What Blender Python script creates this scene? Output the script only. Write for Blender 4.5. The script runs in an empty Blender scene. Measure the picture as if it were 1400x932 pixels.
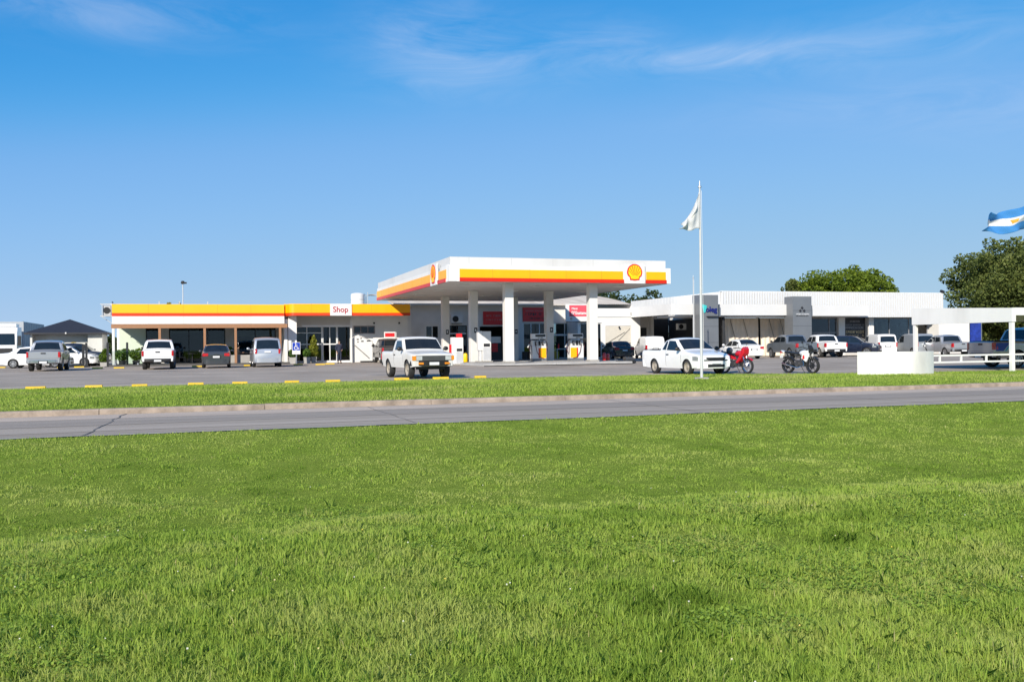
import bpy, math, random
import numpy as np
from mathutils import Vector, Matrix
random.seed(7); RNG = np.random.default_rng(11)
S = bpy.context.scene; C = S.collection
PI = math.pi; R = math.radians
SITE = math.atan2(1280, 3850)          # the site grid is turned by this much against the view direction
G = 0.33                               # forecourt level

# ---------------------------------------------------------------- camera
cd = bpy.data.cameras.new('camera'); cam = bpy.data.objects.new('camera', cd); C.objects.link(cam); S.camera = cam
cd.sensor_width = 36; cd.lens = 36 * 1280 / 1400; cd.shift_y = 5 / 1400; cd.clip_start = .1; cd.clip_end = 9000
cam.matrix_world = Matrix.Translation((0, 0, 1.6)) @ Matrix.Rotation(-SITE, 4, 'Z') @ Matrix.Rotation(PI / 2, 4, 'X') @ Matrix.Rotation(-.0107, 4, 'Z')

# ---------------------------------------------------------------- sky, sun, exposure
SUN = Vector((.78, 1.0, -.65)).normalized()        # the way the sunlight travels
ELEV = math.asin(-SUN.z); AZ = math.atan2(-SUN.x, -SUN.y)
W = bpy.data.worlds.new('World'); S.world = W; W.use_nodes = True
wn, wl = W.node_tree.nodes, W.node_tree.links
wn.clear()
wo = wn.new('ShaderNodeOutputWorld'); bg = wn.new('ShaderNodeBackground'); sky = wn.new('ShaderNodeTexSky')
sky.sky_type = 'NISHITA'; sky.sun_disc = False; sky.sun_elevation = ELEV; sky.sun_rotation = AZ
sky.altitude = 0; sky.air_density = .6; sky.dust_density = 0; sky.ozone_density = 6
bg.inputs['Strength'].default_value = .088
def wmath(op, a, b=None, c=None, clamp=False):
    n = wn.new('ShaderNodeMath'); n.operation = op; n.use_clamp = clamp
    for i, v in enumerate((a, b, c)):
        if v is None: continue
        if isinstance(v, (int, float)): n.inputs[i].default_value = v
        else: wl.new(v, n.inputs[i])
    return n.outputs[0]
tc = wn.new('ShaderNodeTexCoord')
def view_dir(px, py):
    x, y = (px - 700) / 1280, (471 - py) / 1280
    ca, sa = math.cos(SITE), math.sin(SITE)
    return Vector((ca * x + sa, -sa * x + ca, y)).normalized()
# thin wisps of cirrus: a fibrous noise, held inside a few drifting banks scattered over the whole sky
mp = wn.new('ShaderNodeMapping'); mp.inputs['Scale'].default_value = (3.5, 3.5, 13); mp.inputs['Rotation'].default_value = (.22, .12, .4)
wl.new(tc.outputs['Generated'], mp.inputs['Vector'])
nz = wn.new('ShaderNodeTexNoise'); nz.inputs['Scale'].default_value = 2.4; nz.inputs['Detail'].default_value = 9; nz.inputs['Roughness'].default_value = .62; nz.inputs['Distortion'].default_value = .9
wl.new(mp.outputs['Vector'], nz.inputs['Vector'])
fib = wmath('MULTIPLY_ADD', nz.outputs[0], 2.6, -.88, True)
acc = None
banks = [(view_dir(600, 55), 14, 26, 1.25), (view_dir(655, 95), 12, 36, .8), (view_dir(820, 52), 16, 50, .9), (view_dir(960, 82), 9, 75, 1.0), (view_dir(1100, 78), 8, 60, .6), (view_dir(1280, 50), 6, 30, .5),
         (view_dir(110, 5), 8, 45, .85), (view_dir(220, 20), 8, 45, .4), (view_dir(1040, 160), 9, 60, .3), (view_dir(1370, 150), 8, 34, .5), (view_dir(1250, 142), 10, 60, .3)]
rb = random.Random(3)
for k in range(16):
    a = rb.uniform(0, 2 * PI); e = rb.uniform(.35, 1.25)
    banks.append((Vector((math.sin(a) * math.cos(e), math.cos(a) * math.cos(e), math.sin(e))), 6, 16, rb.uniform(.3, .8)))
for d, kh, kv, amp in banks:
    # squared offset from the bank's middle, flatter than wide
    n = wn.new('ShaderNodeVectorMath'); n.operation = 'SUBTRACT'; wl.new(tc.outputs['Generated'], n.inputs[0]); n.inputs[1].default_value = d
    m = wn.new('ShaderNodeVectorMath'); m.operation = 'MULTIPLY'; wl.new(n.outputs[0], m.inputs[0]); m.inputs[1].default_value = (kh, kh, kv)
    l = wn.new('ShaderNodeVectorMath'); l.operation = 'DOT_PRODUCT'; wl.new(m.outputs[0], l.inputs[0]); wl.new(m.outputs[0], l.inputs[1])
    g = wmath('MULTIPLY', wmath('EXPONENT', wmath('MULTIPLY', l.outputs['Value'], -1.0)), amp)
    acc = g if acc is None else wmath('ADD', acc, g)
cl = wmath('MULTIPLY', wmath('MULTIPLY', fib, acc), .22, None, True)
mx = wn.new('ShaderNodeMix'); mx.data_type = 'RGBA'
mx.inputs['B'].default_value = (8.2, 8.4, 9.4, 1)
# the film response of the photograph for the whole sky: bright parts are held back, the same in every direction
hs = wn.new('ShaderNodeRGBCurve'); K = 14.0
pre = wn.new('ShaderNodeVectorMath'); pre.operation = 'SCALE'; pre.inputs['Scale'].default_value = 1 / K; wl.new(sky.outputs[0], pre.inputs[0]); wl.new(pre.outputs[0], hs.inputs['Color'])
for ci, pts in enumerate([[(.5, .22), (.78, .50), (1.33, 2.05), (3.3, 3.5), (6.45, 4.2), (14, 5.0)], [(1.0, 1.9), (1.69, 3.05), (2.81, 4.45), (6.2, 5.5), (9.15, 5.9), (14, 6.3)], [(2.5, 5.4), (3.92, 7.2), (6.02, 8.1), (9.8, 7.7), (11, 7.5), (14, 7.4)]]):
    cv = hs.mapping.curves[ci]; cv.points[0].location = (0, 0); cv.points[1].location = (1, pts[-1][1] / K)
    for a_, b_ in pts[:-1]: cv.points.new(a_ / K, b_ / K)
hs.mapping.update()
post = wn.new('ShaderNodeVectorMath'); post.operation = 'SCALE'; post.inputs['Scale'].default_value = K; wl.new(hs.outputs[0], post.inputs[0])
wl.new(cl, mx.inputs['Factor']); wl.new(post.outputs[0], mx.inputs['A']); wl.new(mx.outputs['Result'], bg.inputs['Color']); wl.new(bg.outputs[0], wo.inputs[0])
sl = bpy.data.lights.new('sun', 'SUN'); sl.energy = 5.0; sl.angle = R(.53); sl.color = (1, .925, .80)
so = bpy.data.objects.new('sun', sl); C.objects.link(so); so.rotation_euler = SUN.to_track_quat('-Z', 'Y').to_euler(); so.location = (-40, -40, 60)
S.view_settings.view_transform = 'Standard'; S.view_settings.look = 'None'; S.view_settings.exposure = .27; S.view_settings.gamma = 1; S.view_settings.use_curve_mapping = False
S.render.engine = 'CYCLES'; S.cycles.max_bounces = 8; S.cycles.transparent_max_bounces = 16; S.cycles.caustics_reflective = False; S.cycles.caustics_refractive = False

# ---------------------------------------------------------------- materials
MATS = {}
def srgb(r, g, b):
    f = lambda c: (c / 255 / 12.92) if c <= 10 else ((c / 255 + .055) / 1.055) ** 2.4
    return (f(r), f(g), f(b))
def mat(name, col=(.5, .5, .5), rough=.6, metal=0, var=.12, scale=3, bump=0, bscale=60, spec=.5, coat=0, col2=None, dirt=0, stretch=None):
    if name in MATS: return MATS[name]
    m = bpy.data.materials.new(name); m.use_nodes = True; MATS[name] = m
    n, l = m.node_tree.nodes, m.node_tree.links; p = n['Principled BSDF']
    p.inputs['Roughness'].default_value = rough; p.inputs['Metallic'].default_value = metal; p.inputs['Specular IOR Level'].default_value = spec
    if coat: p.inputs['Coat Weight'].default_value = coat; p.inputs['Coat Roughness'].default_value = .04
    t = n.new('ShaderNodeTexCoord'); src = t.outputs['Object']
    if stretch:
        mp_ = n.new('ShaderNodeMapping'); mp_.inputs['Scale'].default_value = stretch; l.new(src, mp_.inputs['Vector']); src = mp_.outputs['Vector']
    z = n.new('ShaderNodeTexNoise'); z.inputs['Scale'].default_value = scale; z.inputs['Detail'].default_value = 6; z.inputs['Roughness'].default_value = .6; l.new(src, z.inputs['Vector'])
    r = n.new('ShaderNodeValToRGB'); r.color_ramp.elements[0].position = .3; r.color_ramp.elements[1].position = .7
    c2 = col2 or tuple(min(1, c * (1 + var)) for c in col); c1 = tuple(c * (1 - var) for c in col)
    r.color_ramp.elements[0].color = (*c1, 1); r.color_ramp.elements[1].color = (*c2, 1)
    l.new(z.outputs[0], r.inputs[0]); out = r.outputs[0]
    if dirt:
        z2 = n.new('ShaderNodeTexNoise'); z2.inputs['Scale'].default_value = scale * .35; z2.inputs['Detail'].default_value = 8; l.new(src, z2.inputs['Vector'])
        r2 = n.new('ShaderNodeValToRGB'); r2.color_ramp.elements[0].position = .52; r2.color_ramp.elements[1].position = .75
        r2.color_ramp.elements[0].color = (0, 0, 0, 1); r2.color_ramp.elements[1].color = (dirt, dirt, dirt, 1); l.new(z2.outputs[0], r2.inputs[0])
        x = n.new('ShaderNodeMix'); x.data_type = 'RGBA'; l.new(r2.outputs[0], x.inputs['Factor']); l.new(out, x.inputs['A']); x.inputs['B'].default_value = (.17, .14, .11, 1); out = x.outputs['Result']
    l.new(out, p.inputs['Base Color'])
    if bump:
        b = n.new('ShaderNodeTexNoise'); b.inputs['Scale'].default_value = bscale; b.inputs['Detail'].default_value = 4; l.new(src, b.inputs['Vector'])
        u = n.new('ShaderNodeBump'); u.inputs['Strength'].default_value = bump; u.inputs['Distance'].default_value = .02; l.new(b.outputs[0], u.inputs['Height']); l.new(u.outputs[0], p.inputs['Normal'])
    return m
def glass(name, tint, transp=.75):
    if name in MATS: return MATS[name]
    m = bpy.data.materials.new(name); m.use_nodes = True; MATS[name] = m
    n, l = m.node_tree.nodes, m.node_tree.links; n.clear()
    o = n.new('ShaderNodeOutputMaterial'); a = n.new('ShaderNodeBsdfTransparent'); a.inputs[0].default_value = (*[t * transp for t in tint], 1)
    g = n.new('ShaderNodeBsdfGlossy'); g.inputs['Roughness'].default_value = .02; f = n.new('ShaderNodeFresnel'); f.inputs[0].default_value = 1.5
    x = n.new('ShaderNodeMixShader'); l.new(f.outputs[0], x.inputs[0]); l.new(a.outputs[0], x.inputs[1]); l.new(g.outputs[0], x.inputs[2]); l.new(x.outputs[0], o.inputs[0])
    return m
def leafmat(name, cols, transl=.35, spec=.25, rough=.55, patch=None):
    """foliage: colour from a per-leaf 'tint' attribute, some light passes through"""
    if name in MATS: return MATS[name]
    m = bpy.data.materials.new(name); m.use_nodes = True; MATS[name] = m
    n, l = m.node_tree.nodes, m.node_tree.links; p = n['Principled BSDF']; o = n['Material Output']
    a = n.new('ShaderNodeAttribute'); a.attribute_name = 'tint'
    r = n.new('ShaderNodeValToRGB')
    r.color_ramp.elements[0].color = (*cols[0], 1); r.color_ramp.elements[1].color = (*cols[-1], 1)
    for i in range(1, len(cols) - 1): e = r.color_ramp.elements.new(i / (len(cols) - 1)); e.color = (*cols[i], 1)
    l.new(a.outputs['Fac'], r.inputs[0]); out = r.outputs[0]
    p.inputs['Roughness'].default_value = rough; p.inputs['Specular IOR Level'].default_value = spec
    l.new(out, p.inputs['Base Color'])
    t = n.new('ShaderNodeBsdfTranslucent'); l.new(out, t.inputs[0])
    x = n.new('ShaderNodeMixShader'); x.inputs[0].default_value = transl; l.new(p.outputs[0], x.inputs[1]); l.new(t.outputs[0], x.inputs[2]); l.new(x.outputs[0], o.inputs[0])
    return m

white = mat('white_wall_paint', (.80, .785, .76), .7, var=.03, scale=1.2, dirt=.10)
whiteclean = mat('white_panel', (.75, .74, .725), .45, var=.03, scale=2.2, dirt=.16, stretch=(1, 1, .3))
whitesoff = mat('soffit_white', (.66, .64, .62), .6, var=.04, scale=.6)
greywall = mat('grey_render', (.60, .58, .55), .8, var=.06, scale=1.5, dirt=.15)
mint = mat('mint_wall', (.62, .70, .58), .75, var=.03)
yellow = mat('fascia_yellow', srgb(250, 176, 3), .38, var=.05, scale=1.6, dirt=.05, stretch=(1, 1, .3))
yellowpale = mat('fascia_yellow_faded', srgb(248, 184, 30), .42, var=.03, scale=.8)
redb = mat('fascia_red', srgb(205, 36, 8), .38, var=.03)
redo = mat('fascia_orange_red', srgb(220, 62, 18), .42, var=.03)
signred = mat('sign_red', srgb(214, 34, 40), .45, var=.04)
signpink = mat('sign_faded_red', srgb(226, 84, 98), .5, var=.06, scale=2)
yel = mat('yellow_traffic_paint', srgb(218, 180, 28), .6, var=.12, scale=9, dirt=.5)
wood = mat('pergola_wood', (.34, .17, .085), .6, var=.2, scale=5, stretch=(1, 8, 8))
dark = mat('black_plastic', (.018, .018, .02), .5, var=.2)
rubber = mat('tyre_rubber', (.022, .022, .023), .85, var=.25, scale=8)
blackmetal = mat('black_metal', (.02, .021, .024), .42, var=.1)
steel = mat('galvanised_steel', (.55, .56, .57), .38, .85, var=.1)
alu = mat('white_aluminium_frame', (.74, .75, .75), .4, var=.03)
polew = mat('painted_pole', (.50, .51, .52), .4, var=.05, scale=6)
greyclad = mat('grey_composite_panel', (.19, .20, .215), .35, .25, var=.05, scale=.7)
concrete = mat('concrete', (.36, .34, .31), .85, var=.16, scale=2.5, bump=.25, bscale=30, dirt=.25)
kerbm = mat('kerb_concrete', (.34, .275, .22), .9, spec=.1, var=.3, scale=3.5, bump=.4, bscale=25, dirt=.4)
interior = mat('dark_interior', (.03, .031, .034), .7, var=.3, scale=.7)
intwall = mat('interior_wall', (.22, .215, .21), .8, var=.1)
chrome = mat('chrome', (.75, .75, .76), .12, 1, var=.02)
rimm = mat('alloy_rim', (.50, .50, .51), .32, .85, var=.06)
steelrim = mat('dusty_steel_rim', (.36, .32, .27), .6, .2, var=.15, scale=8)
lampw = mat('headlamp_lens', (.42, .44, .46), .08, .5, var=.1, scale=20)
lampr = mat('tail_lamp_lens', (.45, .012, .02), .12, var=.2, scale=12, coat=.6)
lampo = mat('indicator_lens', (.75, .26, .02), .18, var=.1)
carglass = mat('tinted_car_glass', (.012, .016, .02), .03, var=.2, spec=.7)
plate = mat('number_plate', (.72, .73, .74), .4, var=.03)
soil = mat('potting_soil', (.05, .035, .025), .95)
bark = mat('bark', (.11, .085, .06), .95, var=.3, scale=6, bump=.6, bscale=18)
canvas = mat('beige_curtain', (.78, .68, .56), .85, var=.06, scale=2)
roofbeige = mat('weathered_roof_sheet', (.50, .45, .40), .65, var=.16, scale=1.5, dirt=.3, stretch=(1, .15, 1))
clad = mat('white_corrugated_sheet', (.655, .66, .67), .45, var=.02)
roofdark = mat('dark_roof_sheet', (.028, .029, .037), .55, var=.12)
navy = mat('navy_cloth', (.022, .028, .055), .85, var=.2, scale=8)
skin = mat('skin', (.42, .25, .17), .55, var=.08)
hairm = mat('dark_hair', (.02, .015, .012), .6)
shopglass = glass('shop_glass', (.72, .80, .78), .8)
railglass = glass('clear_railing_glass', (.90, .95, .93), .95)

def paint(name, col, rough=.3, metal=0, coat=.8, dirt=0): return mat('paint_' + name, col, rough, metal, var=.03, scale=1.5, coat=coat, dirt=dirt)

# ---------------------------------------------------------------- mesh helpers
class MB:
    def __init__(s): s.v = []; s.f = []; s.m = []
    def add(s, vs, fs, mi=0):
        o = len(s.v); s.v += [tuple(v) for v in vs]; s.f += [tuple(i + o for i in f) for f in fs]; s.m += [mi] * len(fs); return s
    def box(s, x0, x1, y0, y1, z0, z1, mi=0):
        return s.add([(x0, y0, z0), (x1, y0, z0), (x1, y1, z0), (x0, y1, z0), (x0, y0, z1), (x1, y0, z1), (x1, y1, z1), (x0, y1, z1)],
                     [(0, 3, 2, 1), (4, 5, 6, 7), (0, 1, 5, 4), (1, 2, 6, 5), (2, 3, 7, 6), (3, 0, 4, 7)], mi)
    def cbox(s, c, d, mi=0, rot=None):
        hx, hy, hz = d[0] / 2, d[1] / 2, d[2] / 2
        vs = [Vector(v) for v in ((-hx, -hy, -hz), (hx, -hy, -hz), (hx, hy, -hz), (-hx, hy, -hz), (-hx, -hy, hz), (hx, -hy, hz), (hx, hy, hz), (-hx, hy, hz))]
        if rot: vs = [rot @ v for v in vs]
        return s.add([v + Vector(c) for v in vs], [(0, 3, 2, 1), (4, 5, 6, 7), (0, 1, 5, 4), (1, 2, 6, 5), (2, 3, 7, 6), (3, 0, 4, 7)], mi)
    def tube(s, pts, rad, n=8, mi=0, cap=True):
        pts = [Vector(p) for p in pts]; rads = rad if isinstance(rad, (list, tuple)) else [rad] * len(pts); vs = []; fs = []
        for i, p in enumerate(pts):
            t = (pts[min(i + 1, len(pts) - 1)] - pts[max(i - 1, 0)]).normalized()
            a = t.orthogonal().normalized() if i == 0 else (a - t * a.dot(t)).normalized()
            b = t.cross(a)
            for k in range(n): th = 2 * PI * k / n; vs.append(p + (a * math.cos(th) + b * math.sin(th)) * rads[i])
        for i in range(len(pts) - 1):
            for k in range(n): fs.append((i * n + k, i * n + (k + 1) % n, (i + 1) * n + (k + 1) % n, (i + 1) * n + k))
        if cap: fs.append(tuple(reversed(range(n)))); fs.append(tuple(range((len(pts) - 1) * n, len(pts) * n)))
        return s.add(vs, fs, mi)
    def lathe(s, prof, n=16, axis='Z', c=(0, 0, 0), mi=0, closed=False):
        vs = []; fs = []; k = len(prof)
        for i in range(n):
            th = 2 * PI * i / n; cs, sn = math.cos(th), math.sin(th)
            for r_, h in prof:
                p = (r_ * cs, r_ * sn, h) if axis == 'Z' else ((h, r_ * cs, r_ * sn) if axis == 'X' else (r_ * sn, h, r_ * cs))
                vs.append((p[0] + c[0], p[1] + c[1], p[2] + c[2]))
        for i in range(n):
            j = (i + 1) % n
            for q in range(k if closed else k - 1):
                q2 = (q + 1) % k; fs.append((i * k + q, j * k + q, j * k + q2, i * k + q2))
        return s.add(vs, fs, mi)
    def prism(s, poly, a, b, plane='XY', mi=0):
        n = len(poly)
        def P(p, h): return (p[0], p[1], h) if plane == 'XY' else ((p[0], h, p[1]) if plane == 'XZ' else (h, p[0], p[1]))
        vs = [P(p, a) for p in poly] + [P(p, b) for p in poly]
        fs = [tuple(range(n))[::-1], tuple(range(n, 2 * n))] + [(i, (i + 1) % n, n + (i + 1) % n, n + i) for i in range(n)]
        return s.add(vs, fs, mi)
    def ball(s, c, r_, n=10, k=7, mi=0):
        rx, ry, rz = r_ if isinstance(r_, (tuple, list)) else (r_, r_, r_); vs = []; fs = []
        for j in range(1, k):
            ph = PI * j / k
            for i in range(n): th = 2 * PI * i / n; vs.append((c[0] + rx * math.sin(ph) * math.cos(th), c[1] + ry * math.sin(ph) * math.sin(th), c[2] + rz * math.cos(ph)))
        t = len(vs); vs += [(c[0], c[1], c[2] + rz), (c[0], c[1], c[2] - rz)]
        for j in range(k - 2):
            for i in range(n): fs.append((j * n + i, (j + 1) * n + i, (j + 1) * n + (i + 1) % n, j * n + (i + 1) % n))
        for i in range(n): fs.append((t, i, (i + 1) % n)); fs.append((t + 1, (k - 2) * n + (i + 1) % n, (k - 2) * n + i))
        return s.add(vs, fs, mi)
    def mesh(s, name, mats, smooth=None, inv=None, fix=True):
        me = bpy.data.meshes.new(name)
        vs = s.v if inv is None else [inv @ Vector(v) for v in s.v]
        me.from_pydata([tuple(v) for v in vs], [], s.f)
        for m in (mats if isinstance(mats, (list, tuple)) else [mats]): me.materials.append(m)
        me.polygons.foreach_set('material_index', s.m)
        if fix:
            import bmesh
            b = bmesh.new(); b.from_mesh(me); bmesh.ops.recalc_face_normals(b, faces=b.faces); b.to_mesh(me); b.free()
        if smooth: me.polygons.foreach_set('use_smooth', [True] * len(me.polygons)); me.set_sharp_from_angle(angle=R(smooth))
        me.update(); return me
    def build(s, name, mats, parent=None, smooth=None, world=True, bevel=0):
        inv = None
        if parent is not None and world: inv = root_of(parent).inverted()
        return place(name, s.mesh(name, mats, smooth, inv), parent, bevel)
ROOT = {}
def root_of(o):
    while o.parent is not None: o = o.parent
    return ROOT.get(o.name, Matrix())
def place(name, me, parent=None, bevel=0):
    o = bpy.data.objects.new(name, me); C.objects.link(o)
    if parent is not None: o.parent = parent
    if bevel:
        b = o.modifiers.new('bevel', 'BEVEL'); b.width = bevel; b.segments = 2; b.limit_method = 'ANGLE'; b.angle_limit = R(40)
    return o
def tag(o, label, cat, group=None):
    o['label'] = label; o['category'] = cat
    if group: o['group'] = group
    return o
def thing(name, label, cat, loc=(0, 0, 0), rz=0, group=None):
    o = bpy.data.objects.new(name, None); C.objects.link(o); o.empty_display_size = .3
    o.location = loc; o.rotation_euler = (0, 0, rz); tag(o, label, cat, group)
    ROOT[o.name] = Matrix.Translation(loc) @ Matrix.Rotation(rz, 4, 'Z'); return o
def struct(o): o['kind'] = 'structure'; return o
def copy_tree(o, parent=None):
    c = o.copy(); C.objects.link(c); c.parent = parent
    for ch in list(o.children): copy_tree(ch, c)
    return c
def bx(name, m, parent, *b, bevel=0): return MB().box(*b).build(name, m, parent, bevel=bevel)
_font = {}
def lettering(name, text, size, m, parent, origin, xdir=(1, 0, 0), up=(0, 0, 1), depth=.012, bold=.0, sx=1.0, center=False):
    cu = bpy.data.curves.new('lettering', 'FONT'); cu.body = text; cu.size = size; cu.extrude = depth; cu.offset = bold; cu.resolution_u = 4
    if center: cu.align_x = 'CENTER'
    t = bpy.data.objects.new('lettering_source', cu); C.objects.link(t)
    dg = bpy.context.evaluated_depsgraph_get(); dg.update()
    me = bpy.data.meshes.new_from_object(t.evaluated_get(dg)); bpy.data.objects.remove(t); bpy.data.curves.remove(cu)
    xd = Vector(xdir).normalized(); u = Vector(up).normalized(); nn = xd.cross(u)
    M = Matrix(((xd.x * sx, u.x, nn.x, origin[0]), (xd.y * sx, u.y, nn.y, origin[1]), (xd.z * sx, u.z, nn.z, origin[2]), (0, 0, 0, 1)))
    if parent is not None: M = root_of(parent).inverted() @ M
    me.transform(M); me.materials.clear(); me.materials.append(m); me.name = name
    return place(name, me, parent)
def scribble(name, m, parent, x0, x1, y, z, h, rnd, fill=.8):
    """a line of writing too small to read: a row of letter-sized strokes"""
    b = MB(); x = x0
    while x < x1:
        w = h * rnd.uniform(.3, .75)
        if rnd.random() < fill:
            if rnd.random() < .5: b.box(x, x + h * .2, y - .012, y, z, z + h); b.box(x + h * .2, x + w, y - .012, y, z + h * rnd.choice((0, .4, .8)), z + h * rnd.choice((.85, 1)))
            else: b.box(x, x + w, y - .012, y, z, z + h * .22); b.box(x, x + w, y - .012, y, z + h * .75, z + h); b.box(x, x + h * .2, y - .012, y, z + h * .22, z + h * .75)
        x += w + h * .22
    return b.build(name, m, parent)
def quads(name, co, tint, m, parent=None, tri=False):
    """co: (n,k,3) polygon corners, one tint for each polygon"""
    n, k = co.shape[:2]; me = bpy.data.meshes.new(name)
    me.vertices.add(n * k); me.vertices.foreach_set('co', co.reshape(-1).astype(np.float32))
    me.loops.add(n * k); me.loops.foreach_set('vertex_index', np.arange(n * k, dtype=np.int32))
    me.polygons.add(n); me.polygons.foreach_set('loop_start', np.arange(0, n * k, k, dtype=np.int32))
    at = me.attributes.new('tint', 'FLOAT', 'POINT'); at.data.foreach_set('value', np.repeat(tint, k).astype(np.float32))
    me.materials.append(m); me.update(calc_edges=True)
    return place(name, me, parent)
def vnoise(x, y, seed=0):
    xi = np.floor(x).astype(np.int64); yi = np.floor(y).astype(np.int64); fx = x - xi; fy = y - yi
    fx = fx * fx * (3 - 2 * fx); fy = fy * fy * (3 - 2 * fy)
    def h(a, b):
        n = (a * 374761393 + b * 668265263 + seed * 974711) & 0x7fffffff; n = ((n ^ (n >> 13)) * 1274126177) & 0x7fffffff
        return ((n ^ (n >> 16)) & 0xffff) / 65535.
    return (h(xi, yi) * (1 - fx) + h(xi + 1, yi) * fx) * (1 - fy) + (h(xi, yi + 1) * (1 - fx) + h(xi + 1, yi + 1) * fx) * fy
def fbm(x, y, o=4, seed=0):
    a = 0; s = 0
    for i in range(o): a = a + vnoise(x * 2 ** i, y * 2 ** i, seed + i) * .5 ** i; s += .5 ** i
    return a / s

# ================================================================= GROUND
KY = 20.95                                            # road-side face of the kerb
def edge(x):                                          # where the lawn strip meets the forecourt
    return np.interp(x, [-60, 8, 17.5, 20, 22.5, 27, 32, 50, 120], [33.7, 33.8, 33.4, 32.2, 30.9, 29.9, 29.2, 28.6, 28])
def ground_z(x, y):
    near = np.interp(y, [-60, 0, 4, 6.3, 7.5, 8.2, 9.4, 11.5, 14.2, 15.6, 15.86, 15.92], [-.1, -.02, .0, .045, .08, .03, -.115, -.05, .14, .246, .247, .15])
    bump = (fbm(x * .55, y * .7, 3, 5) - .5) * .085 + (fbm(x * 1.9, y * 2.1, 2, 9) - .5) * .04
    near = near + bump * np.clip((15.6 - y) / 1.5, 0, 1)
    e = edge(x); t = np.clip((y - 21.15) / np.maximum(e - 21.15, .1), 0, 1)
    strip = .365 + .05 * np.sin(t * PI) - .035 * t + (fbm(x * .4, y * .6, 3, 2) - .5) * .09 * np.sin(t * PI)
    z = np.where(y < 16, near, np.where(y < KY + .12, .15, np.where(y < e, strip, G - .07)))
    return z
xs = np.unique(np.concatenate([np.array([-4000, -1500, -600, -250, -120, -70, -45]), np.arange(-30, 48, .35), np.array([48, 60, 80, 120, 250, 600, 1500, 4000])]))
ys = np.unique(np.concatenate([np.array([-400, -100, -40, -15, -5, 0]), np.arange(2, 15.7, .22), np.array([15.6, 15.72, 15.86, 15.92, 16.0, 18, KY, KY + .119, KY + .121]), np.arange(21.4, 35, .35), np.array([36, 40, 60, 90, 140, 250, 600, 1500, 4000, 7000])]))
XX, YY = np.meshgrid(xs, ys); ZZ = ground_z(XX, YY)
nx, ny = len(xs), len(ys)
idx = np.arange(nx * ny).reshape(ny, nx)
fa = np.stack([idx[:-1, :-1], idx[:-1, 1:], idx[1:, 1:], idx[1:, :-1]], -1).reshape(-1, 4)
me = bpy.data.meshes.new('ground'); me.from_pydata(np.stack([XX, YY, ZZ], -1).reshape(-1, 3).tolist(), [], fa.tolist())
me.polygons.foreach_set('use_smooth', [True] * len(me.polygons))
gm = bpy.data.materials.new('lawn_ground'); gm.use_nodes = True; n, l = gm.node_tree.nodes, gm.node_tree.links; p = n['Principled BSDF']; p.inputs['Roughness'].default_value = .9; p.inputs['Specular IOR Level'].default_value = 0
t = n.new('ShaderNodeTexCoord')
def gnoise(scale, det=6, rough=.6):
    z = n.new('ShaderNodeTexNoise'); z.inputs['Scale'].default_value = scale; z.inputs['Detail'].default_value = det; z.inputs['Roughness'].default_value = rough; l.new(t.outputs['Object'], z.inputs['Vector']); return z.outputs[0]
def ramp(fac, *st):
    r = n.new('ShaderNodeValToRGB')
    for i, (pos, c) in enumerate(st):
        e = r.color_ramp.elements[i] if i < 2 else r.color_ramp.elements.new(pos)
        e.position = pos; e.color = (*c, 1)
    l.new(fac, r.inputs[0]); return r.outputs[0]
a = ramp(gnoise(.9, 6), (.34, (.17, .27, .035)), (.66, (.31, .38, .075)))
b = ramp(gnoise(9, 8, .75), (.3, (.13, .20, .025)), (.7, (.33, .44, .075)))
x = n.new('ShaderNodeMix'); x.data_type = 'RGBA'; x.inputs['Factor'].default_value = .55; l.new(a, x.inputs['A']); l.new(b, x.inputs['B'])
l.new(x.outputs['Result'], p.inputs['Base Color'])
u = n.new('ShaderNodeBump'); u.inputs['Strength'].default_value = .9; u.inputs['Distance'].default_value = .06; l.new(gnoise(26, 6, .8), u.inputs['Height']); l.new(u.outputs[0], p.inputs['Normal'])
me.materials.append(gm); struct(place('ground', me))

# asphalt forecourt: one sheet over the ground
asph = mat('forecourt_asphalt', (.375, .325, .278), .85, spec=.06, var=.18, scale=.35, bump=.25, bscale=70, dirt=.32)
ex = [-90, -40] + list(np.arange(-30, 48, 2.0)) + [60, 90, 120]
b = MB(); vs = [(x_, float(edge(x_)) + .12 * math.sin(x_ * 1.7) * (x_ > 10), G) for x_ in ex] + [(x_, 52, G) for x_ in ex] + [(x_, 118, G) for x_ in ex]; k = len(ex)
b.add(vs, [(i + r * k, i + 1 + r * k, i + 1 + (r + 1) * k, i + (r + 1) * k) for r in range(2) for i in range(k - 1)])
forecourt = struct(b.build('forecourt', asph))
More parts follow.
